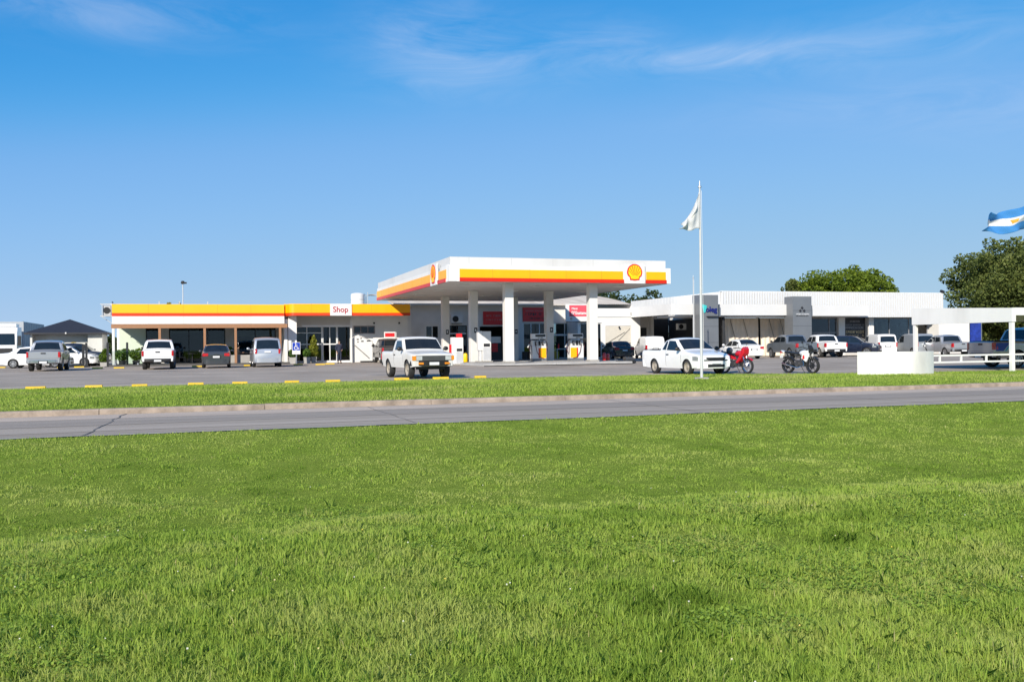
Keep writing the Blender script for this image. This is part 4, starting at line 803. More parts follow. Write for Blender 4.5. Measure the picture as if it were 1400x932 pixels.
# ================================================================= VEHICLES
_wheel = {}
def wheel_meshes(r_, w_, style):
    k = (r_, w_, style)
    if k not in _wheel:
        b = MB(); ri = r_ * .64
        b.lathe([(ri, -w_ * .46), (r_ * .88, -w_ * .5), (r_ * .97, -w_ * .42), (r_, -w_ * .3), (r_, w_ * .3), (r_ * .97, w_ * .42), (r_ * .88, w_ * .5), (ri, w_ * .46)], 26, 'X', closed=True); ty = b.mesh('tyre', rubber, 40)
        b = MB(); b.lathe([(ri * .97, -w_ * .4), (ri * 1.02, w_ * .47), (ri * .93, w_ * .47), (ri * .86, w_ * .25), (ri * .84, -w_ * .4)], 22, 'X', closed=True)
        b.lathe([(0, w_ * .02), (ri * .85, w_ * .02), (ri * .85, 0), (0, 0)], 18, 'X', mi=1)
        if style == 'steel': b.lathe([(0, w_ * .30), (ri * .35, w_ * .33), (ri * .45, w_ * .22), (ri * .7, w_ * .16), (ri * .88, w_ * .30)], 20, 'X')
        else:
            ns = 6 if style == 'alloy' else 5
            for i in range(ns):
                a_ = 2 * PI * i / ns; rot = Matrix.Rotation(a_, 3, 'X')
                for q in (-.12, .12): b.cbox(rot @ Vector((w_ * .36, ri * q * 1.5, ri * .5)), (w_ * .12, ri * .14, ri * .88), rot=rot @ Matrix.Rotation(q * 1.1, 3, 'X'))
        b.lathe([(0, w_ * .45), (ri * .2, w_ * .44), (ri * .24, w_ * .25), (0, w_ * .25)], 12, 'X')
        _wheel[k] = (ty, b.mesh('rim', [steelrim if style == 'steel' else rimm, dark], 40))
    return _wheel[k]
class Shell:
    """a car body: one lofted skin; windows, seams and lamps are laid onto its surface"""
    def __init__(s, d):
        s.d = d; s.L, s.W, s.H = d['L'], d['W'], d['H']; s.zlo = d['zlo']; s.ty = [q[0] for q in d['top']]; s.tz = [q[1] for q in d['top']]; s.R = d.get('round', .07)
        s.belt = d['belt']; s.rr = d.get('roofw', .8)
    def zhi(s, y): return float(np.interp(y, s.ty, s.tz))
    def zl(s, y):
        z = s.zlo + max(0, (abs(y) - s.L / 2 + .55)) * .12; r_ = s.d['r'] * 1.13
        for yw in s.d['wy']:
            dy = abs(y - yw)
            if dy < r_: z = max(z, s.d['r'] * .98 + math.sqrt(r_ * r_ - dy * dy))
        return min(z, s.zhi(y) - .16)
    def taper(s, y):
        h = s.L / 2; k = 1.0
        for sg, c, ln in ((1, s.d.get('tf', .14), s.d.get('lf', .75)), (-1, s.d.get('tr', .10), s.d.get('lr', .6))):
            q = (sg * y - (h - ln)) / ln
            if q > 0: k -= c * q ** 2.2
        return k
    def hw(s, y, z):
        v = float(np.interp(z, [s.zlo, s.zlo + .22, s.belt - .12, s.belt, s.H], [.95, .995, 1.0, .975, s.rr])); return s.W / 2 * s.taper(y) * v
    def side(s, y, z, o=.006):
        zt = s.zhi(y); x = s.hw(y, min(z, zt)); q = (z - (zt - s.R)) / s.R
        if q > 0: x -= s.R * (1 - math.sqrt(max(0, 1 - min(q, 1) ** 2)))
        return x + o
    def topz(s, y, x):
        zt = s.zhi(y); w = s.hw(y, zt) - s.R; return zt + s.d.get('crown', .035) * max(0, 1 - (x / max(w, .1)) ** 2)
    def body(s, mats, parent):
        h = s.L / 2; st = set(np.round(np.linspace(-h, h, int(s.L / .13)), 3)) | {round(q, 3) for q in s.ty if -h <= q <= h}
        for yw in s.d['wy']:
            r_ = s.d['r'] * 1.13
            for k in range(13): st.add(round(yw + r_ * math.cos(PI * k / 12), 3))
            st |= {round(yw - r_ - .004, 3), round(yw + r_ + .004, 3)}
        st = sorted(q for q in st if -h <= q <= h); b = MB(); rows = [0, .1, .25, .45, .65, .82, 1]; nt = 5; rings = []
        for y in st:
            zl, zh = s.zl(y), s.zhi(y); e = min(1, (h - abs(y)) / .07); R_ = s.R; ring = []
            for f_ in rows: z = zl + (zh - R_ - zl) * f_; ring.append((s.hw(y, z) - .035 * (1 - e), y, z))
            for q in (.5, .87, 1): ring.append((s.hw(y, zh) - R_ * (1 - math.sqrt(1 - q * q)) - .035 * (1 - e), y, zh - R_ + q * R_))
            xt = ring[-1][0]
            for k in range(1, nt): x = xt * (1 - k / nt); ring.append((x, y, s.topz(y, x) - .03 * (1 - e)))
            full = ring + [(0, y, s.topz(y, 0) - .03 * (1 - e))] + [(-a_, y_, z_) for a_, y_, z_ in reversed(ring)]; rings.append(full)
        n = len(rings[0]); vs = [v for r_ in rings for v in r_]; fs = []; ms = []
        for i in range(len(rings) - 1):
            for k in range(n):
                j = (k + 1) % n; fs.append((i * n + k, i * n + j, (i + 1) * n + j, (i + 1) * n + k)); ms.append(1 if k == n - 1 else 0)
        o = len(b.v); b.v += vs; b.f += fs + [tuple(range(n)), tuple(range((len(rings) - 1) * n, len(rings) * n))]; b.m += ms + [0, 0]
        return b.build('body', mats, parent, smooth=34, world=False)
    def pane(s, name, m, parent, y0, y1, inset=.07, o=.012, nx=8, ny=6):
        """glass on the top skin between two stations (windscreens)"""
        b = MB(); vs = []
        for j in range(ny + 1):
            y = y0 + (y1 - y0) * j / ny; w = s.hw(y, s.zhi(y)) - inset; sl = (s.zhi(y + .01) - s.zhi(y - .01)) / .02; nn = Vector((0, -sl, 1)).normalized() * o
            for i in range(nx + 1): x = w * (2 * i / nx - 1); vs.append((x + nn.x, y + nn.y, s.topz(y, x) + nn.z))
        b.add(vs, [(j * (nx + 1) + i, j * (nx + 1) + i + 1, (j + 1) * (nx + 1) + i + 1, (j + 1) * (nx + 1) + i) for j in range(ny) for i in range(nx)])
        return b.build(name, m, parent, smooth=50, world=False)
    def spane(s, name, m, parent, q, sg, o=.008, n=6):
        """patch on the flank: q = (y,z) of rear-low, front-low, front-high, rear-high"""
        b = MB(); vs = []; A, B, Cc, D = q
        for j in range(n + 1):
            v = j / n
            for i in range(n + 1):
                u_ = i / n; y = (A[0] * (1 - u_) + B[0] * u_) * (1 - v) + (D[0] * (1 - u_) + Cc[0] * u_) * v; z = (A[1] * (1 - u_) + B[1] * u_) * (1 - v) + (D[1] * (1 - u_) + Cc[1] * u_) * v
                vs.append((sg * s.side(y, z, o), y, z))
        b.add(vs, [(j * (n + 1) + i, j * (n + 1) + i + 1, (j + 1) * (n + 1) + i + 1, (j + 1) * (n + 1) + i) for j in range(n) for i in range(n)])
        return b.build(name, m, parent, smooth=50, world=False)
    def bumper(s, end, m, parent, z0, z1, out=.05, deep=.32, name='bumper'):
        h = s.L / 2; b = MB(); n = 14; w = s.W / 2 * s.taper(end * (h - .1)) + .015; O = []; I = []
        for i in range(n + 1):
            u_ = 2 * i / n - 1; x = w * u_; c = 1 - abs(u_) ** 5
            O.append((x, end * (h + out * c - deep * .45 * (1 - c)))); I.append((x * .97, end * (h - deep)))
        b.prism(O + I[::-1], z0, z1); return b.build(name, m, parent, smooth=40, world=False, bevel=.02)
SPECS = {
 'sedan': dict(L=4.55, W=1.76, H=1.47, zlo=.22, belt=.96, r=.315, tw=.2, wy=(1.38, -1.27), roofw=.74, top=[(-2.275, .88), (-2.2, 1.0), (-1.7, 1.045), (-1.55, 1.06), (-.95, 1.40), (-.5, 1.46), (.0, 1.47), (.3, 1.43), (1.05, 1.0), (1.2, .95), (1.9, .83), (2.2, .70), (2.275, .58)], ws=(.35, 1.02), rw=(-1.52, -.93), sides=[((-1.1, 1.0), (-.25, .98), (-.22, 1.36), (-.85, 1.33)), ((-.17, .98), (.88, .96), (.32, 1.34), (-.14, 1.36))], seams=(-1.0, -.21, .95)),
 'hatch': dict(L=4.25, W=1.76, H=1.50, zlo=.22, belt=.97, r=.315, tw=.2, wy=(1.33, -1.22), roofw=.76, top=[(-2.125, .86), (-2.08, 1.0), (-1.95, 1.08), (-1.55, 1.38), (-1.2, 1.46), (-.4, 1.50), (.0, 1.50), (.3, 1.45), (1.0, 1.03), (1.15, .98), (1.8, .86), (2.05, .72), (2.125, .6)], ws=(.35, .98), rw=(-1.92, -1.5), sides=[((-1.25, 1.04), (-.25, 1.0), (-.22, 1.38), (-1.05, 1.36)), ((-.17, 1.0), (.85, .98), (.32, 1.36), (-.14, 1.38))], seams=(-1.1, -.21, .92)),
 'suv': dict(L=4.5, W=1.82, H=1.70, zlo=.30, belt=1.12, r=.36, tw=.23, wy=(1.38, -1.3), roofw=.80, top=[(-2.25, 1.0), (-2.2, 1.12), (-2.0, 1.22), (-1.75, 1.60), (-1.4, 1.67), (-.3, 1.70), (.2, 1.67), (.45, 1.60), (1.1, 1.17), (1.25, 1.12), (1.95, 1.02), (2.2, .86), (2.25, .7)], ws=(.5, 1.07), rw=(-1.98, -1.72), sides=[((-1.6, 1.2), (-.9, 1.17), (-.85, 1.56), (-1.5, 1.54)), ((-.82, 1.17), (-.05, 1.16), (-.02, 1.57), (-.78, 1.56)), ((.03, 1.16), (.95, 1.14), (.45, 1.54), (.06, 1.57))], seams=(-.87, -.01, 1.0)),
 'pickup': dict(L=5.3, W=1.85, H=1.80, zlo=.42, belt=1.20, r=.385, tw=.26, wy=(1.62, -1.47), roofw=.80, tr=.03, crown=.03, round=.06, top=[(-2.65, 1.14), (-2.6, 1.17), (-1.05, 1.17), (-.98, 1.22), (-.80, 1.66), (-.6, 1.75), (-.1, 1.80), (.4, 1.78), (.65, 1.71), (1.38, 1.27), (1.5, 1.22), (2.2, 1.13), (2.5, 1.02), (2.62, .86), (2.65, .7)], ws=(.70, 1.35), rw=(-.965, -.80), sides=[((-.72, 1.26), (.02, 1.24), (.05, 1.65), (-.58, 1.63)), ((.10, 1.24), (1.18, 1.22), (.66, 1.62), (.13, 1.65))], seams=(-.95, .06, 1.28), bed=(-2.55, -1.1)),
 'oldpickup': dict(L=4.45, W=1.66, H=1.60, zlo=.42, belt=1.05, r=.36, tw=.23, wy=(1.42, -1.18), roofw=.84, tf=.03, tr=.03, lf=.4, crown=.03, round=.05, top=[(-2.225, 1.02), (-2.2, 1.05), (-.55, 1.05), (-.5, 1.08), (-.36, 1.48), (-.2, 1.55), (.15, 1.60), (.45, 1.585), (.6, 1.52), (1.05, 1.10), (1.15, 1.05), (1.9, .98), (2.18, .94), (2.225, .88)], ws=(.62, 1.03), rw=(-.485, -.37), sides=[((-.2, 1.11), (.82, 1.11), (.5, 1.47), (-.12, 1.47))], seams=(-.32, .95), bed=(-2.15, -.6)),
 'coupepickup': dict(L=4.4, W=1.62, H=1.45, zlo=.25, belt=.93, r=.30, tw=.19, wy=(1.36, -1.12), roofw=.76, tr=.03, crown=.03, round=.06, top=[(-2.2, .92), (-2.15, .97), (-.72, .97), (-.66, 1.0), (-.42, 1.36), (-.15, 1.43), (.15, 1.45), (.38, 1.40), (1.05, .98), (1.2, .93), (1.85, .82), (2.1, .74), (2.2, .62)], ws=(.42, 1.02), rw=(-.645, -.43), sides=[((-.5, 1.0), (-.22, .98), (-.2, 1.34), (-.33, 1.33)), ((-.15, .98), (.86, .95), (.36, 1.34), (-.13, 1.36))], seams=(-.19, .95), bed=(-2.1, -.78)),
 'van': dict(L=4.05, W=1.70, H=1.82, zlo=.24, belt=1.10, r=.31, tw=.19, wy=(1.3, -1.3), roofw=.86, tr=.06, tf=.16, crown=.03, top=[(-2.025, .95), (-1.99, 1.1), (-1.86, 1.70), (-1.75, 1.78), (-.6, 1.82), (.15, 1.80), (.5, 1.72), (1.22, 1.12), (1.35, 1.06), (1.85, .92), (2.0, .75), (2.025, .6)], ws=(.56, 1.2), rw=(-1.985, -1.88), sides=[((.05, 1.12), (1.02, 1.08), (.55, 1.62), (.1, 1.66))], seams=(.0, 1.08, -1.0)),
 'minivan': dict(L=4.7, W=1.84, H=1.88, zlo=.26, belt=1.08, r=.33, tw=.21, wy=(1.5, -1.4), roofw=.82, tr=.07, tf=.16, crown=.04, top=[(-2.35, .90), (-2.32, 1.05), (-2.1, 1.68), (-1.9, 1.82), (-.8, 1.88), (.2, 1.85), (.6, 1.74), (1.4, 1.12), (1.55, 1.04), (2.1, .88), (2.3, .74), (2.35, .6)], ws=(.66, 1.37), rw=(-2.29, -2.09), sides=[((-1.9, 1.14), (-.75, 1.12), (-.72, 1.66), (-1.72, 1.64)), ((-.68, 1.12), (.2, 1.11), (.23, 1.66), (-.65, 1.66)), ((.26, 1.11), (1.2, 1.09), (.62, 1.62), (.29, 1.66))], seams=(-.7, .24, 1.28)),
}
def vehicle(spec, name, label, cat, loc, heading, pm, style='alloy', group=None, opts=()):
    d = dict(SPECS[spec]); o_ = dict(opts)
    for k in ('L', 'W', 'H'):
        pass
    sc = o_.get('scale', 1.0)
    t_ = thing(name, label, cat, (loc[0], loc[1], loc[2] if len(loc) > 2 else G + .004), -heading, group)
    s = Shell(d); h = s.L / 2; ln = bool(d.get('bed')); pk = spec in ('pickup', 'oldpickup')
    body = s.body([pm, dark], t_)
    s.pane('windshield', carglass, t_, *d['ws']); s.pane('rear_window' if not o_.get('blind') else 'rear_door_panel', carglass if not o_.get('blind') else pm, t_, *d['rw'], inset=.16 if ln else .13, ny=4)
    for sg in (-1, 1):
        for q in d['sides']:
            if o_.get('noside') and q[0][0] < -.3: continue
            s.spane('side_window', carglass, t_, q, sg)
        for y in d['seams']:
            z0, z1 = max(s.zlo + .08, s.zl(y) + .03), s.belt + .02
            s.spane('door_seam', dark, body, ((y - .007, z0), (y + .007, z0), (y + .007, z1), (y - .007, z1)), sg, .003, 3)
        for y in d['seams'][:2] if not ln or spec == 'pickup' else d['seams'][:1]:
            yy = y + .14 if y < d['seams'][-1] else y - .2; zz = s.belt - .13; x = s.side(yy, zz)
            b = MB(); b.cbox((sg * (x + .008), yy, zz), (.03, .17, .035)); b.build('door_handle', o_.get('handle', pm), body, world=False)
        ym = d['ws'][1] - .12; zm = s.belt + .10; x = s.side(ym, s.belt)
        b = MB(); b.ball((sg * (x + .13), ym, zm), (.11, .065, .085), 10, 7); b.cbox((sg * (x + .04), ym + .01, zm - .05), (.1, .04, .04)); b.build('mirror', o_.get('mirror', dark if pk else pm), t_, smooth=50, world=False)
    # wheels
    ty, ri = wheel_meshes(d['r'], d['tw'], style)
    for yw in d['wy']:
        for sg in (-1, 1):
            w = bpy.data.objects.new('wheel', None); C.objects.link(w); w.parent = t_; w.location = (sg * (s.W / 2 - d['tw'] * .56), yw, d['r']); w.rotation_euler = (0, 0, 0 if sg > 0 else PI); w.empty_display_size = .1
            place('tyre', ty, w); place('rim', ri, w)
    zb = s.zlo
    bm_ = o_.get('bumper', dark if pk else pm)
    if spec == 'oldpickup':
        s.bumper(1, mat('old_bumper', (.022, .022, .022), .6, spec=.25), t_, .50, .70, .06, .55); s.bumper(-1, mat('old_bumper', ()), t_, .48, .62, .08, .25)
    else:
        s.bumper(1, bm_ if spec != 'pickup' else pm, t_, zb - .0, zb + .30, .03, .4); s.bumper(-1, o_.get('rbumper', bm_), t_, zb + (.02 if not pk else .06), zb + (.32 if not pk else .24), .05 if not pk else .10, .35)
    # lamps and front
    fz = s.zhi(h - .12)
    if spec == 'oldpickup':
        b = MB(); b.box(-.70, .70, h - .03, h + .012, .70, .885); gr = b.build('grille', dark, t_, world=False)
        for k in range(4): MB().box(-.44, .44, h + .013, h + .025, .715 + k * .042, .735 + k * .042).build('grille_bar', mat('grille_grey', (.14, .14, .14), .4), gr, world=False)
        for sg in (-1, 1):
            a_, c_ = sorted((sg * .46, sg * .69)); bxm = MB().box(a_, c_, h + .013, h + .03, .715, .87); bxm.build('headlight', mat('old_headlamp', (.62, .63, .63), .15, .3, var=.15, scale=30), t_, world=False)
            a_, c_ = sorted((sg * .70, sg * .815)); MB().box(a_, c_, h - .14, h + .02, .71, .88).build('indicator', lampo, t_, world=False)
            a_, c_ = sorted((sg * .42, sg * .62)); MB().box(a_, c_, h + .055, h + .068, .56, .63).build('bumper_lamp', lampo, t_, world=False)
            a_, c_ = sorted((sg * (s.W / 2 - .17), sg * (s.W / 2 - .02))); MB().box(a_, c_, -h - .015, -h + .02, .72, .95).build('taillight', lampr, t_, world=False)
        MB().box(-.19, .19, h + .065, h + .078, .53, .64).build('license_plate', plate, t_, world=False)
        b = MB(); b.box(-.55, .55, h - .5, h - .3, .36, .47); b.box(-.08, .08, -.9, -.6, .3, .42); b.build('underbody', dark, t_, world=False)
    else:
        for sg in (-1, 1):
            y1, y2 = h - .42, h - .06; zl_ = fz - (.20 if not pk else .24)
            b = MB(); n = 6; vs = []
            for i in range(n + 1):
                u_ = i / n; y = y1 + (h - .01 - y1) * math.sin(u_ * PI / 2); x = s.side(min(y, h), zl_ + .05, .012) if u_ < .6 else s.side(h, zl_, .012) - (u_ - .6) * .85
                y = y + .035 if u_ >= .6 else y; zt = min(s.zhi(min(y, h - .02)) - .015, fz - .0)
                vs += [(sg * x, y, zl_ + .02 * (1 - u_)), (sg * x, y, max(zt - .02, zl_ + .06))]
            b.add(vs, [(2 * i, 2 * i + 2, 2 * i + 3, 2 * i + 1) for i in range(n)]); b.build('headlight', lampw, t_, smooth=50, world=False)
        if spec == 'coupepickup': s.bumper(1, dark, t_, zb + .30, zb + .335, .045, .3, 'bumper_strip')
        b = MB(); gw = .42 if not pk else .55; b.box(-gw, gw, h - .03, h + .015, fz - (.19 if not pk else .30), fz - .06); b.build('grille', o_.get('grille', dark), t_, world=False)
        MB().box(-gw * .9, gw * .9, h + .0, h + .045, zb + .06, zb + .17).build('lower_intake', dark, t_, world=False)
        MB().box(-.2, .2, h + .047, h + .058, zb + .19, zb + .30).build('license_plate', plate, t_, world=False)
        tz0, tz1 = {'pickup': (.80, 1.13), 'coupepickup': (.62, .90), 'van': (.72, 1.12), 'minivan': (.85, 1.16), 'sedan': (.74, .93), 'hatch': (.74, .95), 'suv': (.82, 1.06)}[spec]; tw_ = {'sedan': .32, 'hatch': .26, 'suv': .26}.get(spec, .12)
        for sg in (-1, 1) if not o_.get('notail') else ():
            xo = s.side(-h + .02, (tz0 + tz1) / 2, 0); yv = -h
            b = MB(); b.add([(sg * (xo - tw_), yv - .018, tz0 + .02), (sg * (xo - .01), yv - .018, tz0), (sg * (xo - .01), yv - .018, tz1), (sg * (xo - tw_), yv - .018, tz1 - .01)], [(0, 1, 2, 3)])
            q1, q2 = s.side(yv + .2, tz0, .012), s.side(yv + .16, tz1, .012)
            b.add([(sg * (xo - .01), yv - .018, tz0), (sg * q1, yv + .2, tz0 + .03), (sg * q2, yv + .16, tz1 - .02), (sg * (xo - .01), yv - .018, tz1)], [(0, 1, 2, 3)]); b.build('taillight', lampr, t_, world=False)
        pz = {'sedan': .70, 'hatch': .62, 'suv': .86, 'pickup': .53, 'coupepickup': .42, 'van': .80, 'minivan': .98}[spec]; po_ = .016 if spec != 'pickup' else .112
        q = MB().box(-.26, .26, -h - po_ - .006, -h - po_ + .03, pz - .08, pz + .08).build('plate_recess', dark, t_, world=False) if spec != 'minivan' else t_
        MB().box(-.2, .2, -h - po_ - .018, -h - po_ - .007, pz - .055, pz + .055).build('license_plate', plate, q if q is t_ else t_, world=False)
    if ln:
        y0, y1 = d['bed']; zr = s.zhi((y0 + y1) / 2); w = s.W / 2 - .1
        b = MB(); N = 4
        MB().box(-w, w, y0, y1, zr + .032, zr + .05).build('bed_cover', dark, t_, world=False)
        b = MB(); b.box(-w - .02, w + .02, -h - .006, -h - .001, s.zlo + .32, s.zlo + .33); b.build('tailgate_seam', dark, t_, world=False)
        MB().cbox((0, -h - .012, zr - .12), (.26, .02, .07)).build('tailgate_handle', dark, t_, world=False)
    else:
        MB().cbox((0, -h - .014, {'sedan': .86, 'hatch': .84, 'suv': .98}.get(spec, .92)), (.3, .02, .04)).build('boot_handle', o_.get('handle', pm), t_, world=False)
    return t_, s
PW = paint('white', (.80, .80, .80), .28, 0, .7); PSV = paint('silver', (.46, .47, .485), .32, .6, .7); PGR = paint('grey_blue', (.20, .225, .255), .3, .5, .8); PDG = paint('dark_grey', (.055, .06, .068), .28, .3, .9)
PNV = paint('navy', (.012, .018, .04), .22, .2, 1); PBK = paint('blue_black', (.018, .022, .03), .22, .2, 1); PTP = paint('taupe_grey', (.075, .066, .062), .4, .2, .5, .2); PMV = paint('pale_silver', (.50, .52, .56), .3, .5, .8); POW = paint('dusty_white', (.70, .685, .655), .38, 0, .3, .14); PLV = paint('light_grey', (.36, .385, .41), .32, .4, .7)
V = vehicle
# parked nose-in along the shop (heading is measured clockwise from the far direction)
V('pickup', 'pickup_truck', 'silver double-cab pickup parked tail-out in front of the kiosk', 'pickup truck', (-8.75, 62.95), R(-1), PSV, group='vehicles parked at the shop', opts=(('rbumper', chrome),))
V('pickup', 'pickup_truck', 'white double-cab pickup with black rear bumper parked at the terrace', 'pickup truck', (-2.45, 62.45), 0, PW, group='vehicles parked at the shop')
V('sedan', 'sedan_car', 'dark grey sedan parked tail-out between white pickup and silver minivan', 'sedan', (.95, 63.4), R(1), PDG, group='vehicles parked at the shop')
V('minivan', 'minivan', 'pale silver minivan parked tail-out at the terrace', 'minivan', (4.05, 63.9), R(0), PMV, group='vehicles parked at the shop')
V('sedan', 'sedan_car', 'white sedan seen side-on, half hidden behind the silver pickup', 'sedan', (-10.9, 72.6), R(96), PW, group='vehicles parked at the kiosk')
V('hatch', 'hatchback_car', 'white hatchback nose showing to the right of the silver pickup', 'hatchback', (-9.3, 76.4), R(100), PW, group='vehicles parked at the kiosk')
V('suv', 'suv_car', 'dark navy car behind the white hatchback at the kiosk', 'car', (-8.9, 78.2), R(100), PNV, group='vehicles parked at the kiosk')
V('pickup', 'pickup_truck', 'taupe grey pickup with tail to the viewer behind the old white pickup', 'pickup truck', (13.55, 70.4), R(2), PTP)
V('oldpickup', 'old_pickup_truck', 'old dusty white single-cab pickup facing the road at the forecourt edge', 'pickup truck', (8.15, 36.7), R(180 - 5.0), POW, 'steel', opts=(('mirror', dark), ('handle', dark)))
V('coupepickup', 'compact_pickup_truck', 'white compact pickup facing the road beside the flagpole', 'pickup truck', (18.9, 34.3), R(180 - 3.5), PW, 'steel', opts=(('handle', dark), ('mirror', dark), ('notail', 1)))
V('sedan', 'sedan_car', 'dark sedan parked tail-out beside the red extinguishers', 'sedan', (33.0, 71.4), R(9), PBK)
V('van', 'delivery_van', 'white windowless delivery van parked right of the dark sedan', 'van', (35.4, 70.3), R(12), PW, opts=(('blind', 1),))
V('sedan', 'sedan_car', 'white sedan parked before the curtained showroom bay', 'sedan', (39.65, 63.2), R(6), PW, group='vehicles parked at the showroom')
V('pickup', 'pickup_truck', 'grey-blue double-cab pickup in front of the right grey pylon', 'pickup truck', (44.35, 63.4), R(7), PGR, group='vehicles parked at the showroom')
V('pickup', 'pickup_truck', 'white double-cab pickup right of the grey-blue pickup', 'pickup truck', (47.7, 63.9), R(14), PW, group='vehicles parked at the showroom')
V('suv', 'suv_car', 'dark navy off-roader nose-out between white pickup and white van', 'car', (51.4, 65.0), R(142), PNV, group='vehicles parked at the showroom')
V('van', 'delivery_van', 'white van with rear window behind the white curved wall', 'van', (55.6, 66.9), R(16), PW, group='vehicles parked at the showroom', opts=(('glazed', 1),))
V('van', 'delivery_van', 'light grey van between white van and small silver pickup', 'van', (58.2, 65.6), R(12), PLV, group='vehicles parked at the showroom')
V('pickup', 'pickup_truck', 'silver pickup with red tail panel right of the light grey van', 'pickup truck', (58.2, 61.9, G - .12), R(14), PSV, group='vehicles parked at the showroom')
bp, bs = V('pickup', 'pickup_truck', 'large grey pickup with blue side graphic under the white carport', 'pickup truck', (36.05, 33.1), R(98), PSV)
dec = mat('decal_blue', (.01, .05, .35), .4); dec2 = mat('decal_cyan', (.03, .35, .55), .4)
for sg in (1, -1):
    bs.spane('side_graphic', dec, bp, ((-2.55, .75), (-2.2, .75), (-1.85, 1.12), (-2.55, 1.12)), sg, .004); bs.spane('side_graphic', dec2, bp, ((-2.15, .75), (-2.05, .75), (-1.72, 1.12), (-1.82, 1.12)), sg, .004)

# ---- articulated truck at the left edge
tr = thing('articulated_truck', 'white cab-over truck with grey box trailer at the left edge', 'truck', (-15.3, 86, G)); 
TX, TY = -15.6, 86.0
cab_ = MB(); cab_.prism([(TY, .75), (TY - .05, 1.3), (TY, 2.0), (TY + .18, 3.0), (TY + .5, 3.45), (TY + 2.2, 3.5), (TY + 2.2, .75)], TX - 1.25, TX + 1.25, 'YZ'); cab_.build('cab', PW, tr, bevel=.06)
b = MB(); b.add([(TX - 1.1, TY - .012, 2.02), (TX + 1.1, TY - .012, 2.02), (TX + 1.05, TY + .16, 2.95), (TX - 1.05, TY + .16, 2.95)], [(0, 1, 2, 3)]); b.build('windshield', carglass, tr)
bx('grille', dark, tr, TX - .9, TX + .9, TY - .075, TY - .04, 1.15, 1.75); bx('bumper', mat('truck_bumper', (.12, .12, .125), .5), tr, TX - 1.26, TX + 1.26, TY - .15, TY + .4, .45, .95); bx('deflector', PW, tr, TX - 1.1, TX + 1.1, TY + .6, TY + 2.0, 3.5, 3.75)
b = MB(); b.add([(TX + 1.256, TY + .35, 2.0), (TX + 1.256, TY + 1.5, 2.0), (TX + 1.256, TY + 1.5, 2.8), (TX + 1.256, TY + .5, 2.8)], [(0, 1, 2, 3)]); b.build('side_window', carglass, tr)
for sg in (-1, 1):
    bx('mirror', dark, tr, *sorted((TX + sg * 1.3, TX + sg * 1.55)), TY - .05, TY + .1, 1.95, 2.75); bx('headlight', lampw, tr, *sorted((TX + sg * .7, TX + sg * 1.15)), TY - .165, TY - .151, .62, .82)
trl = bx('trailer_box', mat('trailer_grey', (.42, .44, .46), .45, var=.05), tr, TX - 1.28, TX + 1.28, TY + 2.9, TY + 14, 1.1, 4.0)
for k in range(12): bx('trailer_rib', mat('trailer_rib', (.34, .36, .38), .45), trl, TX + 1.281, TX + 1.30, TY + 3.2 + k * .9, TY + 3.26 + k * .9, 1.15, 3.95)
ty, ri = wheel_meshes(.5, .3, 'steel')
for sg in (-1, 1):
    for y in (TY + 1.0, TY + 4.2, TY + 10.8, TY + 12.1):
        w = bpy.data.objects.new('wheel', None); C.objects.link(w); w.parent = tr; w.location = root_of(tr).inverted() @ Vector((TX + sg * 1.08, y, G + .5)); w.rotation_euler = (0, 0, 0 if sg > 0 else PI); place('tyre', ty, w); place('rim', ri, w)
bx('chassis', dark, tr, TX - .5, TX + .5, TY + .5, TY + 13.5, .7, 1.09)

